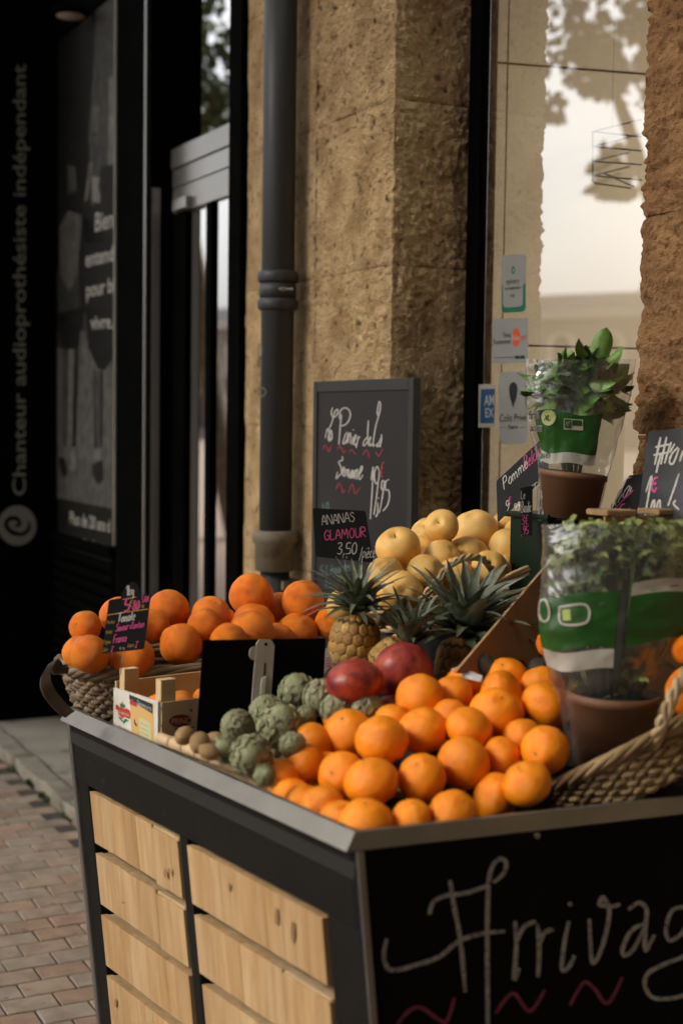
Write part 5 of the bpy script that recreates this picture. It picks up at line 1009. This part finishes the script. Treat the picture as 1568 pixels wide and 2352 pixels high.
strokes(bfs, [[(210, 1380), (208, 1440), (206, 1500)], [(270, 1360), (250, 1400), (252, 1450), (275, 1470), (285, 1410), (270, 1360)]], 1.8, CHALKT, tb, 'handwriting', T4, .001)
hand(bfs, '5 Légumes', (195, 455), (42, -8), (4, -60), 1.5, CHALKT, tb, R2); hand(bfs, '4 Fruits', (195, 540), (42, -8), (4, -60), 1.5, CHALKT, tb, R2)

# ---- stickers on the window
def glass_pt(x, y): return hitp(x, y, PG - .0012)
GS = Surf(glass_pt, -PD); T3 = Zone(1900, 980, .34874)
STK = M('sticker_grey', (.24, .245, .235), .5, spec=.2); STKB = M('sticker_blue', (.018, .065, .14), .45); STKG = M('sticker_green', (.012, .12, .07), .45); INK = M('sticker_ink', (.016, .017, .022), .5); STKR = M('sticker_red', (.55, .085, .025), .5); STKW = M('sticker_white', (.33, .34, .33), .5)
def sticker(label, pts, mat): 
    c_ = [sum(p[k_] for p in pts) / len(pts) for k_ in (0, 1)]; t = thing('sticker', label, 'sticker', GS.pt(*T3(*c_), 0), 'stickers on the shop window'); flat_poly(GS, pts, mat, t, 'sheet', .0004, T3); return t
s1 = sticker('pale rounded sticker with green border and epicery lettering', rrect(302, 118, 578, 780, 52, sk=-.05), STKG)
P_(GS, rrect(318, 118, 580, 470, 40, sk=-.05), STK, T3, .0010, s1, 'face'); P_(GS, rrect(322, 300, 550, 722, 45, sk=-.07), STK, T3, .0014, s1, 'face'); P_(GS, [(302, 150), (350, 112), (560, 104), (578, 130), (578, 425), (552, 428), (552, 500), (318, 500), (318, 465), (302, 468)], STK, T3, .0012, s1, 'face')
P_(GS, ell(440, 288, 21, 46), STKG, T3, .0020, s1, 'logo'); P_(GS, rrect(432, 272, 450, 306, 5), STK, T3, .0024, s1, 'logo')
printed(GS, 'epicery', (360, 450), (150, -12), (0, -66), INK, s1, T3, .0022); printed(GS, 'VIVE LE COMMERCE VIVANT !', (344, 518), (180, -18), (0, -26), INK, s1, T3, .0022, .02); strokes(GS, [[(405, 600), (415, 570), (425, 600)], [(430, 605), (440, 565), (448, 600)], [(455, 560), (450, 605)]], 1.0, STKG, s1, 'logo', T3, .0022)
s2_ = sticker('grey rectangular sticker with orange disc and Ticket Restaurant lettering', rrect(198, 850, 605, 1365, 16, sk=-.03), STK)
P_(GS, ell(470, 1062, 46, 110, 30, sk=-.05), STKR, T3, .0012, s2_, 'logo'); printed(GS, 'Ticket', (315, 1062), (96, -4), (0, -62), INK, s2_, T3, .0014); printed(GS, 'Restaurant', (218, 1142), (192, -10), (0, -62), INK, s2_, T3, .0014); printed(GS, 'Eden', (428, 1090), (90, -4), (0, -56), STKW, s2_, T3, .0018, .012); printed(GS, 'red', (515, 1086), (64, -3), (0, -56), STKR, s2_, T3, .0018, .012)
P_(GS, [(212, 1290), (452, 1284), (452, 1290), (212, 1296)], INK, T3, .0012, s2_); P_(GS, rrect(458, 1270, 510, 1306, 6), INK, T3, .0012, s2_); P_(GS, rrect(516, 1268, 568, 1304, 6), INK, T3, .0012, s2_)
s3_ = sticker('square blue sticker with white AM EX block letters', [(40, 1600), (235, 1595), (228, 2090), (35, 2095)], M('sticker_clear', (.30, .28, .23), .4)); P_(GS, [(66, 1655), (226, 1648), (216, 2045), (56, 2045)], STKB, T3, .0010, s3_, 'face'); printed(GS, 'AM', (106, 1842), (114, -6), (0, -125), STKW, s3_, T3, .0014, .01); printed(GS, 'EX', (118, 1978), (98, -4), (0, -110), STKW, s3_, T3, .0014, .01)
s4_ = sticker('tall rounded grey sticker with black map pin and Colis Privé lettering', rrect(272, 1455, 605, 2285, 80, sk=-.01), STK)
P_(GS, [(436, 1868), (400, 1745), (388, 1660), (400, 1600), (440, 1568), (478, 1600), (488, 1660), (474, 1745)], INK, T3, .0012, s4_, 'logo'); printed(GS, 'Colis Privé', (285, 2030), (302, -12), (0, -92), INK, s4_, T3, .0014); printed(GS, 'Store', (378, 2110), (112, -4), (0, -50), INK, s4_, T3, .0014, .008)
for a_, b_ in ((284, 358), (508, 588)): P_(GS, [(a_, 2092), (b_, 2088), (b_, 2093), (a_, 2097)], INK, T3, .0012, s4_)
# wire rack hanging inside the window
wr = thing('wire_rack', 'bent wire rack hanging inside the shop window', 'rack', hitp(1400, 420, PG + .35)); WZ = Zone(1750, 0, .63784); WIRE = M('wire_steel', (.22, .22, .20), .4, metal=.6)
def wp(x, y, e=0.): return hitp(*WZ(x, y), PG + .25 + e)
for pl in ([(970, 825, 0), (970, 1140, 0), (990, 1150, .02), (1210, 1180, .1)], [(970, 825, 0), (1275, 750, .2)], [(970, 825, 0), (1275, 858, -.1)], [(970, 920, 0), (1275, 945, -.1)], [(970, 920, 0), (1275, 840, .2)], [(970, 1012, 0), (1275, 1032, -.1)], [(970, 1012, 0), (1200, 955, .2)], [(970, 1102, 0), (1275, 1128, -.1)], [(970, 1102, 0), (1200, 1045, .2)], [(1040, 1085, .02), (1230, 1172, .1)], [(1110, 0, 0), (1090, 800, 0)]):
    MB().tube([wp(*q) for q in pl], .0028 if pl[0][1] else .0007, 6).build('wire', WIRE, wr, True)
#@@SECTION6
# ================================================================== pineapples
PIN = [M('pineapple_eye_%d' % i, c_, .55, tuple(q * .6 for q in c_), 14, 4, c3=(.16, .085, .03), s3=16, lo3=.55, hi3=.72, rand=.15, bump=.3, bscale=40) for i, c_ in enumerate([(.50, .27, .06), (.44, .22, .05), (.52, .32, .09)])]
PCORE = M('pineapple_groove', (.10, .055, .02), .8, (.06, .035, .015), 30); PLEAF = [M('pineapple_leaf_%d' % i, c_, .5, tuple(q * .62 for q in c_), 6, 4, stretch=(6, 6, 1), rand=.12, spec=.4) for i, c_ in enumerate([(.17, .205, .135), (.21, .24, .175), (.135, .16, .09)])]
PDRY = M('pineapple_dry_leaf', (.24, .15, .06), .8, (.15, .09, .04), 10)
def eye_mesh():
    n = 6; r0_ = [(math.cos(R(60 * i + 30)), math.sin(R(60 * i + 30))) for i in range(n)]
    vs = [(x, y, 0) for x, y in r0_] + [(x * .86, y * .86, .22) for x, y in r0_] + [(x * .45, y * .45, .34) for x, y in r0_] + [(0, -.05, .27), (.0, -.12, .5)]
    fs = [(i, (i + 1) % n, n + (i + 1) % n, n + i) for i in range(n)] + [(n + i, n + (i + 1) % n, 2 * n + (i + 1) % n, 2 * n + i) for i in range(n)] + [(2 * n + i, 2 * n + (i + 1) % n, 3 * n + (1 if i in (3, 4) else 0)) for i in range(n)]
    return MB().add(vs, fs).mesh('eye', True)
EYE_M = []
for k_ in range(3): me = eye_mesh(); me.materials.append(PIN[k_]); EYE_M.append(me)
def pleaf_mesh(curl, mat):
    vs = []; fs = []; n = 12
    for j in range(n + 1):
        t = j / n; wd = (.068 * (1 - t) ** .72 + .003) * (1 + .3 * math.sin(math.pi * min(1, t * 2))); a = curl * t * t
        y = .42 * curl * t * t; z = t * (1 - .22 * abs(curl) * t); k_ = -.45 * wd
        for x, e in ((-wd, k_), (-wd * .5, .1 * k_), (0, -.25 * k_), (wd * .5, .1 * k_), (wd, k_)): vs.append((x, y + e, z))
        for x, e in ((-wd, k_), (0, -.25 * k_ - .012 * (1 - t)), (wd, k_)): vs.append((x * .98, y + e + .006, z))
    m = 8
    for j in range(n):
        for i in range(4): fs.append((j * m + i, j * m + i + 1, (j + 1) * m + i + 1, (j + 1) * m + i))
        for i in range(5, 7): fs.append(((j + 1) * m + i, (j + 1) * m + i + 1, j * m + i + 1, j * m + i))
    me = MB().add(vs, fs).mesh('leaf', True); me.materials.append(mat); return me
PL_M = [pleaf_mesh(c_, PLEAF[i % 3]) for i, c_ in enumerate((.3, .55, .85, 1.1, .45, .7))]; PLD = pleaf_mesh(.8, PDRY)
def pineapple(base, axis, L, Rr, crownL, crown_axis, label, seed, nl=34, spread=1., fat=1.):
    rs = random.Random(seed); t = thing('pineapple', label, 'pineapple', base, 'pineapples in the middle of the stall'); axis = axis.normalized()
    q = Vector((0, 0, 1)).rotation_difference(axis).to_matrix().to_4x4(); bm_ = Matrix.Translation(base) @ q
    prof = lambda z: Rr * (max(0., 1 - abs(2 * z - .96) ** 3.2)) ** .5 * (1 - .12 * z) if 0 < z < 1 else 0.
    co = MB().lathe([(.002, 0)] + [(prof(z / 20) * .93 + .001, z / 20 * L) for z in range(1, 20)] + [(.002, L * .99)], 24).mesh('body', True); put('body', co, PCORE, t, bm_)
    rows = int(L / (Rr * .36)); 
    for j in range(rows):
        z = (j + .5) / rows; rr = prof(z)
        if rr < Rr * .25: continue
        n = 15; sz = 2 * math.pi * rr / n / 1.732 * .97
        for i in range(n):
            a = 2 * math.pi * (i + .5 * (j % 2)) / n; nr = Vector((math.cos(a), math.sin(a), (prof(z - .04) - prof(z + .04)) / (L * .08) * 1.0)).normalized(); up = Vector((0, 0, 1)); tx = up.cross(nr).normalized(); ty = nr.cross(tx)
            hs_ = L / rows * .667 * .97
            mt = Matrix((tx * sz, ty * max(hs_, .001), nr * sz * .85)).transposed().to_4x4()
            p_ = Vector((math.cos(a) * rr * .93, math.sin(a) * rr * .93, z * L))
            put('eye', rs.choice(EYE_M), None, t, bm_ @ Matrix.Translation(p_) @ mt)
    ca_ = crown_axis.normalized(); qc = Vector((0, 0, 1)).rotation_difference(ca_).to_matrix().to_4x4(); cm = Matrix.Translation(base + axis * L * .97) @ qc
    for i in range(nl):
        f = i / nl; a = i * 2.39996; tilt = (1.2 * (1 - f) ** .75 + .05) * spread; ln = crownL * (.52 + .48 * math.sin(math.pi * min(1, .25 + f * .7))) * rs.uniform(.86, 1.1); h = f * crownL * .30
        mt = Matrix.Translation((math.cos(a) * .010, math.sin(a) * .010, h)) @ Matrix.Rotation(a - math.pi / 2, 4, 'Z') @ Matrix.Rotation(-tilt * .9, 4, 'X') @ Matrix.Diagonal((ln * 1.25 * fat, ln, ln, 1))
        me = PLD if (i < 4 and rs.random() < .6) else PL_M[rs.randrange(6)] if f > .35 else PL_M[rs.choice((2, 3, 5))]
        put('leaf', me, None, t, cm @ mt @ Matrix.Rotation(rs.uniform(-.25, .25), 4, 'Z'))
pineapple(at(806, 1548, 2.86), Vector((.10, .06, 1)), .125, .056, .125, Vector((-.04, -.10, 1)), 'pineapple with whole body showing, under the ANANAS slate', 5, nl=46, spread=1.05)
pineapple(at(1052, 1590, 2.88), Vector((.06, .10, 1)), .115, .056, .175, Vector((.12, -.25, .95)), 'pineapple with the biggest blue green crown, beside the cardboard', 9, nl=48, spread=1.0, fat=1.3)
pineapple(at(868, 1548, 2.80), Vector((.72, .1, .72)), .085, .046, .110, Vector((.12, -.08, 1)), 'pineapple lying behind the mangoes with a short stiff crown', 13, nl=26, spread=.7, fat=1.4)
step(.44, .80, .36, .599, 1.09); step(.68, 1.04, .62, LV - .01, 1.195)

# ================================================================== cardboard box, green crate, card
KRAFT = M('cardboard', (.30, .17, .08), .85, (.24, .135, .06), 5, 4, bump=.12, bscale=90); KRAFTE = M('cardboard_edge', (.34, .22, .11), .9, (.25, .16, .08), 60)
cbx = thing('cardboard_box', 'brown cardboard display box with diagonal cut side by avocados', 'box', at(1250, 1560, 2.9))
k0, k1, k2, k3 = at(1048, 1545, 2.66), at(1258, 1314 - 16, 2.90), at(1290, 1314 - 16, 2.92), at(1290, 1560, 2.88)
nk = (k1 - k0).cross(k3 - k0).normalized(); nk = nk if nk.dot(CAM - k0) > 0 else -nk
k2 = k0 + (k2 - k0) - nk * (k2 - k0).dot(nk)
MB().prism([k0, k1, k2, k3], -nk * .006).build('side', KRAFT, cbx)
ed = (k1 - k0).normalized(); MB().box(k0 + nk * .0008 - ed.cross(nk) * .0, k1 - k0, -nk * .0072, ed.cross(nk).normalized() * (.0022 if ed.cross(nk).z > 0 else -.0022)).build('cut_edge', KRAFTE, cbx)
bx0 = at(1380, 1560, 2.80); bx0.z = 1.0
tpz = at(1440, 1186, 2.80).z
MB().box(Vector((bx0.x, bx0.y, .985)), V * .30, U * .006, ZD * (tpz - .985)).build('front', KRAFT, cbx)
for a_, b_ in ((.0, .07), (.12, .24)): bevel(MB().box(Vector((bx0.x, bx0.y, tpz + .001)) + V * a_ - U * .004, V * (b_ - a_), U * .06, ZD * .012).build('flap', KRAFTE, cbx), .003)
GCR = M('dark_green_plastic', (.004, .016, .007), .45, (.003, .011, .005), 5, spec=.2)
gc = thing('green_crate', 'dark green plastic crate under the potted basil', 'crate', at(1290, 1420, 3.1))
gz = at(1310, 1192, 3.08).z; g0 = at(1256, 1250, 3.03); g0 = Vector((g0.x, g0.y, 1.205))
MB().box(g0, V * .24, U * .12, ZD * (gz - 1.205)).build('body', GCR, gc)
for k_ in range(4): bevel(MB().box(g0 - U * .006 + ZD * (.02 + k_ * .055) - V * .004, V * .25, U * .0055, ZD * .03).build('rib', GCR, gc), .002)
bevel(MB().box(g0 - U * .01 - V * .01 + ZD * (gz - 1.205 + .0005), V * .26, U * .14, ZD * .012).build('lip', GCR, gc), .003)
step(.64, .679, .80, LV - .01, 1.204); step(.44, .63, .60, LV - .01, 1.09)
wc = thing('white_card', 'white paper card tucked in front of the grey avocado', 'card', at(1075, 1556, 2.66)); MB().prism([at(1036, 1536, 2.70), at(1052, 1531, 2.71), at(1108, 1552, 2.66), at(1104, 1564, 2.64), at(1040, 1550, 2.69)], Vector((0, 0, -.002))).build('sheet', M('white_card', (.45, .46, .44), .6), wc)
lb_ = thing('leaflet', 'small printed leaflet standing against the front pineapple', 'leaflet', at(760, 1540, 2.78)); lsf = plane_surf(at(760, 1520, 2.79), (CAM - at(760, 1520, 2.79)) + Vector((.5, 0, 0)))
flat_poly(lsf, [(747, 1490), (752, 1488), (766, 1522), (744, 1548)], M('leaflet_paper', (.5, .44, .38), .6), lb_, 'sheet', 0)
for k_ in range(4): flat_poly(lsf, [(748, 1512 + k_ * 6), (757 + k_, 1510 + k_ * 6), (757 + k_, 1512 + k_ * 6), (748, 1514 + k_ * 6)], REDP, lb_, 'print', .0006)

# ================================================================== potted herbs in plastic sleeves
FILM = glass_mat('clear_film', (.93, .94, .93), gain=1.9, base=.035, rough=.13, bump=.7, bscale=8, haze=.04, hazecol=(.75, .75, .72))
TERRA = M('brown_pot', (.155, .075, .038), .6, (.125, .058, .028), 9, bump=.1, bscale=60); SOIL = M('soil', (.03, .02, .013), .95, (.015, .01, .008), 60, bump=.8, bscale=120)
SLG = M('sleeve_green', (.016, .088, .010), .38, (.011, .06, .008), 5, spec=.5); SLW = M('sleeve_white', (.40, .38, .32), .4, spec=.5); SLD = M('sleeve_dark_print', (.03, .035, .04), .5); SLL = M('sleeve_lime', (.36, .46, .13), .5)
class Loft:
    def __init__(s, rows, d, fl=.62, seed=0, amp=4.): s.rows = rows; s.d = d; s.fl = fl; s.seed = seed; s.amp = amp
    def lr(s, y):
        r = s.rows
        if y <= r[0][0]: return r[0][1:]
        for (ya, la, ra), (yb, lb2, rb) in zip(r[:-1], r[1:]):
            if y <= yb: f = (y - ya) / (yb - ya); return la + (lb2 - la) * f, ra + (rb - ra) * f
        return r[-1][1:]
    def pt(s, y, a, k=1.):                               # a: 0 right, 90 front, 180 left
        l, r_ = s.lr(y); xc, hw = (l + r_) / 2, (r_ - l) / 2; x = xc + hw * math.cos(a) * k
        wob = s.amp * noise.noise(Vector((math.cos(a) * 2.2, y * .022 + s.seed, math.sin(a) * 2.2))) + .5 * s.amp * noise.noise(Vector((math.cos(a) * 6, y * .06, math.sin(a) * 6 + s.seed)))
        dd = s.d - s.fl * hw * s.d / FPX * math.sin(a) * k
        return at(x + wob * math.cos(a), y, dd - wob * .001)
    def front(s, x, y):
        l, r_ = s.lr(y); xc, hw = (l + r_) / 2, (r_ - l) / 2; c_ = max(-.999, min(.999, (x - xc) / hw)); return s.pt(y, math.acos(c_), 1.012)
    def sheet(s, y0, y1, a0, a1, k, mat, parent, name, ny=24, na=48, skew=0.):
        wv_ = lambda a: 5 * math.sin(a * 2.3 + y0) + 4 * math.sin(a * 5.1 + y1) if name == 'sleeve_print' else 0
        vs = [s.pt(y0 + (y1 - y0) * j / ny + wv_(R(a0 + (a1 - a0) * i / na)) + skew * math.cos(R(a0 + (a1 - a0) * i / na)), R(a0 + (a1 - a0) * i / na), k) for j in range(ny + 1) for i in range(na + 1)]
        fs = [(j * (na + 1) + i, j * (na + 1) + i + 1, (j + 1) * (na + 1) + i + 1, (j + 1) * (na + 1) + i) for j in range(ny) for i in range(na)]
        return MB().add(vs, fs).build(name, mat, parent, True)
def pot(C, axis, rt, rb, h, parent):
    C = C.copy(); prof = [(.001, 0), (rb, .001), (rt * .97, h * .86), (rt * 1.03, h * .87), (rt * 1.03, h), (rt * .96, h), (rt * .93, h * .88), (.001, h * .86)]
    o = MB().lathe(prof, 36, C, axis).build('pot', TERRA, parent, True)
    MB().lathe([(.001, h * .86), (rt * .93, h * .885), (rt * .6, h * .91), (.001, h * .92)], 24, C, axis).build('soil', SOIL, parent, True); return o
# basil
bl = Loft([(825, 1208, 1459), (915, 1205, 1447), (995, 1219, 1423), (1044, 1232, 1410), (1086, 1236, 1398), (1120, 1234, 1390), (1195, 1229, 1370)], 3.06, .55, 2.)
basil = thing('potted_basil', 'potted basil in a clear green printed sleeve before the window', 'plant', at(1300, 1195, 3.06))
pot(at(1302, 1190, 3.06), Vector((.10, 0, 1)), .072, .060, .100, basil)
bl.sheet(825, 1195, 0, 360, 1., FILM, basil, 'sleeve', 44, 64)
bl.sheet(948, 1062, 58, 150, 1.006, SLG, basil, 'sleeve_print', 16, 30, 0); bl.sheet(1040, 1064, 58, 150, 1.010, SLW, basil, 'sleeve_print', 4, 30, 10); bl.sheet(925, 1030, 136, 168, 1.012, SLW, basil, 'sleeve_print', 12, 12, 0) if False else None
BLS = Surf(bl.front, (CAM - at(1310, 1000, 3.06)).normalized())
for t_, p0, ex, up in (('frais', (478, 850), (78, -10), (2, -62)), ('aison', (488, 935), (80, 0), (0, -58))):
    printed(BLS, t_, p0, ex, (up[0], up[1] * 1.06), SLW, basil, R6, .0014, .045); printed(BLS, t_, p0, ex, up, SLD, basil, R6, .0022, .012)
flat_poly(BLS, ell(612, 838, 51, 56), SLW, basil, 'logo', .0018, R6); flat_poly(BLS, ell(612, 838, 41, 46), SLL, basil, 'logo', .0024, R6); hand(BLS, 'XL', (582, 858), (48, -2), (6, -40), 2.0, SLD, basil, R6, .003)
flat_poly(BLS, [(718, 842), (855, 852), (855, 930), (716, 922)], SLW, basil, 'logo', .0018, R6); flat_poly(BLS, [(724, 850), (770, 853), (770, 915), (722, 911)], SLG, basil, 'logo', .0024, R6); flat_poly(BLS, [(778, 854), (848, 858), (848, 898), (778, 894)], SLG, basil, 'logo', .0024, R6); printed(BLS, 'AB', (728, 898), (36, 2), (0, -36), SLW, basil, R6, .003)
printed(BLS, 'BIO', (556, 1128), (66, -4), (0, -38), SLG, basil, R6, .003, .02)
for t_, p0, ex in (('POT 100%', (622, 1445), (205, 30)), ('RECYCLABLE', (600, 1492), (222, 32))): printed(BLS, t_, p0, ex, (0, -38), M('pot_print', (.24, .135, .08), .6), basil, R6, .0008)
BLF = [M('basil_leaf_%d' % i, c_, .42, tuple(q * .7 for q in c_), 6, 3, rand=.12, spec=.45, bump=.15, bscale=30) for i, c_ in enumerate([(.12, .25, .04), (.16, .30, .06), (.085, .19, .035)])]
def basil_leaf(mat, cup):
    vs = []; fs = []; n, m = 10, 7
    for j in range(n + 1):
        t = j / n; wd = .36 * max(0., 1 - abs(2 * t ** .9 - .98) ** 2.3) ** .62 + .006
        for i in range(m):
            a = i / (m - 1) * 2 - 1; puck = .030 * math.cos(a * 7) * math.cos(t * 16) * (1 - abs(a)) * .6
            vs.append((a * wd, cup * (a * a) * wd * .9 - .30 * t * t * cup - .05 * (1 - abs(a)) + puck, t - .1 * t * t * cup))
    for j in range(n):
        for i in range(m - 1): fs.append((j * m + i, j * m + i + 1, (j + 1) * m + i + 1, (j + 1) * m + i))
    me = MB().add(vs, fs).mesh('leaf', True); me.materials.append(mat); return me
BLM = [basil_leaf(BLF[i % 3], c_) for i, c_ in enumerate((-.9, -.6, -1.1, -.4, -.8, -.7))]
def leaf_at(pos, tip, nrm, ln, mesh, parent, name='leaf'):
    z_ = tip.normalized(); y_ = (nrm - z_ * nrm.dot(z_)).normalized(); x_ = y_.cross(z_)
    put(name, mesh, None, parent, Matrix.Translation(pos) @ (Matrix((x_ * ln, y_ * ln, z_ * ln)).transposed().to_4x4()))
rb_ = random.Random(12); stems = MB()
for k_ in range(14):
    x = 1312 + rb_.uniform(-70, 85); y = rb_.uniform(830, 930); e = rb_.uniform(-.03, .03)
    stems.tube(catmull([at(1312 + (x - 1312) * .25, 1098, 3.06), at(1312 + (x - 1312) * .6, (y + 1098) / 2, 3.06 + e), at(x, y, 3.06 + e)], 4), .0024, 6)
stems.build('stems', M('herb_stem', (.07, .11, .03), .6), basil, True)
for k_ in range(170):
    a = rb_.uniform(0, 6.283); v_ = rb_.uniform(-1, 1); q_ = rb_.uniform(.55, 1.); h_ = math.sqrt(1 - v_ * v_)
    dr = Vector((math.cos(a) * h_, math.sin(a) * h_, v_)); c_ = at(1326, 892, 3.065) + Vector((dr.x * .098, dr.y * .054, dr.z * .076)) * q_
    tip = Vector((dr.x * .6 + rb_.gauss(0, .45), dr.y * .6 + rb_.gauss(0, .3), -.55 + .9 * max(0, dr.z) + rb_.gauss(0, .35)))
    ln_ = rb_.uniform(.038, .064); leaf_at(c_ - tip.normalized() * ln_ * .4, tip, dr + Vector((0, -.25, .45)), ln_, rb_.choice(BLM), basil)
leaf_at(at(1372, 822, 3.03), at(1391, 757, 3.03) - at(1372, 822, 3.03), CAM - at(1380, 790, 3.03), .062, BLM[1], basil); leaf_at(at(1352, 815, 3.02), Vector((-.6, -.3, .55)), Vector((0, -.8, .6)), .045, BLM[0], basil); leaf_at(at(1305, 835, 3.02), Vector((-.2, -.3, .6)), Vector((.6, -.6, .5)), .042, BLM[3], basil); leaf_at(at(1390, 828, 3.03), Vector((.7, -.3, .5)), Vector((-.2, -.6, .6)), .042, BLM[4], basil)
# parsley, blurred in the foreground
pl_ = Loft([(1205, 1246, 1640), (1300, 1242, 1630), (1450, 1236, 1600), (1560, 1262, 1560), (1620, 1284, 1525), (1760, 1300, 1496)], 2.50, .5, 7., 4.)
pars = thing('potted_parsley', 'potted parsley in a clear sleeve with green band in right foreground', 'plant', at(1400, 1765, 2.5))
pot(at(1400, 1752, 2.50), Vector((.03, 0, 1)), .080, .066, .125, pars)
pl_.sheet(1205, 1760, 0, 360, 1., FILM, pars, 'sleeve', 50, 64)
for a0_, a1_ in ((92, 172), (8, 84)):
    pl_.sheet(1365, 1490, a0_, a1_, 1.006, SLG, pars, 'sleeve_print', 14, 30, 0 if a0_ > 50 else -30); pl_.sheet(1492 if a0_ > 50 else 1345, 1535 if a0_ > 50 else 1375, a0_, a1_, 1.008, SLW, pars, 'sleeve_print', 5, 30, 0 if a0_ > 50 else -30)
pl_.sheet(1330, 1590, 86, 91, 1.012, M('sleeve_seam', (.04, .045, .035), .5), pars, 'seam', 20, 4)
PLS = Surf(pl_.front, (CAM - at(1320, 1400, 2.4)).normalized()); R4 = Zone(1900, 1950, .55289)
strokes(PLS, [[(612, 865), (800, 850), (808, 975), (630, 985), (612, 865)]], 5.5, SLW, pars, 'logo', R4, .002, taper=0); strokes(PLS, [ell(505, 890, 36, 80, 20) + [(541, 890)]], 5, SLW, pars, 'logo', R4, .002, taper=0)
flat_poly(PLS, [(630, 885), (690, 880), (695, 960), (640, 965)], SLL, pars, 'logo', .002, R4)
PAR = [M('parsley_%d' % i, c_, .55, tuple(q * .65 for q in c_), 20, rand=.1) for i, c_ in enumerate([(.20, .26, .06), (.30, .34, .11), (.10, .16, .035)])]
rp = random.Random(3); st2 = MB(); cl = [MB(), MB(), MB()]
for i in range(520):
    a = rp.uniform(0, 6.28); rr = rp.random() ** .5; y = 1225 + rp.uniform(-34, 60) + (rp.random() ** 2.2) * 330; l_, r_ = pl_.lr(y)
    x = (l_ + r_) / 2 + ((r_ - l_) / 2 - 24) * rr * math.cos(a); d_ = 2.50 + .05 * rr * math.sin(a); n0 = at(x, y, d_)
    if i % 5 == 0: st2.tube([at(1400 + (x - 1400) * .3, 1618, 2.5), at(1400 + (x - 1400) * .75, (y + 1618) / 2, d_), n0], .0018, 5)
    up = (Vector((math.cos(a) * .5, -.45, .8)) + Vector((rp.gauss(0, .4), rp.gauss(0, .4), rp.gauss(0, .3)))).normalized(); fx = up.orthogonal().normalized(); fx = Matrix.Rotation(rp.uniform(0, 6.28), 3, up) @ fx; fy = up.cross(fx); s_ = rp.uniform(.016, .028)
    for ang, kk in ((0, 1.), (75, .8), (-75, .8)):
        dv = fx * math.cos(R(ang)) + fy * math.sin(R(ang)); sd_ = up.cross(dv); b_ = n0
        cl[0 if y > 1330 and rp.random() < .3 else 2 if y > 1300 else rp.choice((0, 1, 1, 2))].add([b_, b_ + dv * s_ * kk * .55 + sd_ * s_ * kk * .42 - up * s_ * .1, b_ + dv * s_ * kk * .75 + sd_ * s_ * kk * .2, b_ + dv * s_ * kk * 1.05 - up * s_ * .15, b_ + dv * s_ * kk * .75 - sd_ * s_ * kk * .2, b_ + dv * s_ * kk * .55 - sd_ * s_ * kk * .42 - up * s_ * .1], [(0, 1, 2, 3), (0, 3, 4, 5)])  # lower leaves get the dark tone, the sleeve's shaded inside put into colour
for k_ in range(3): tag(cl[k_].build('foliage', PAR[k_], pars), kind='stuff')
st2.build('stems', MATS['herb_stem'], pars, True)
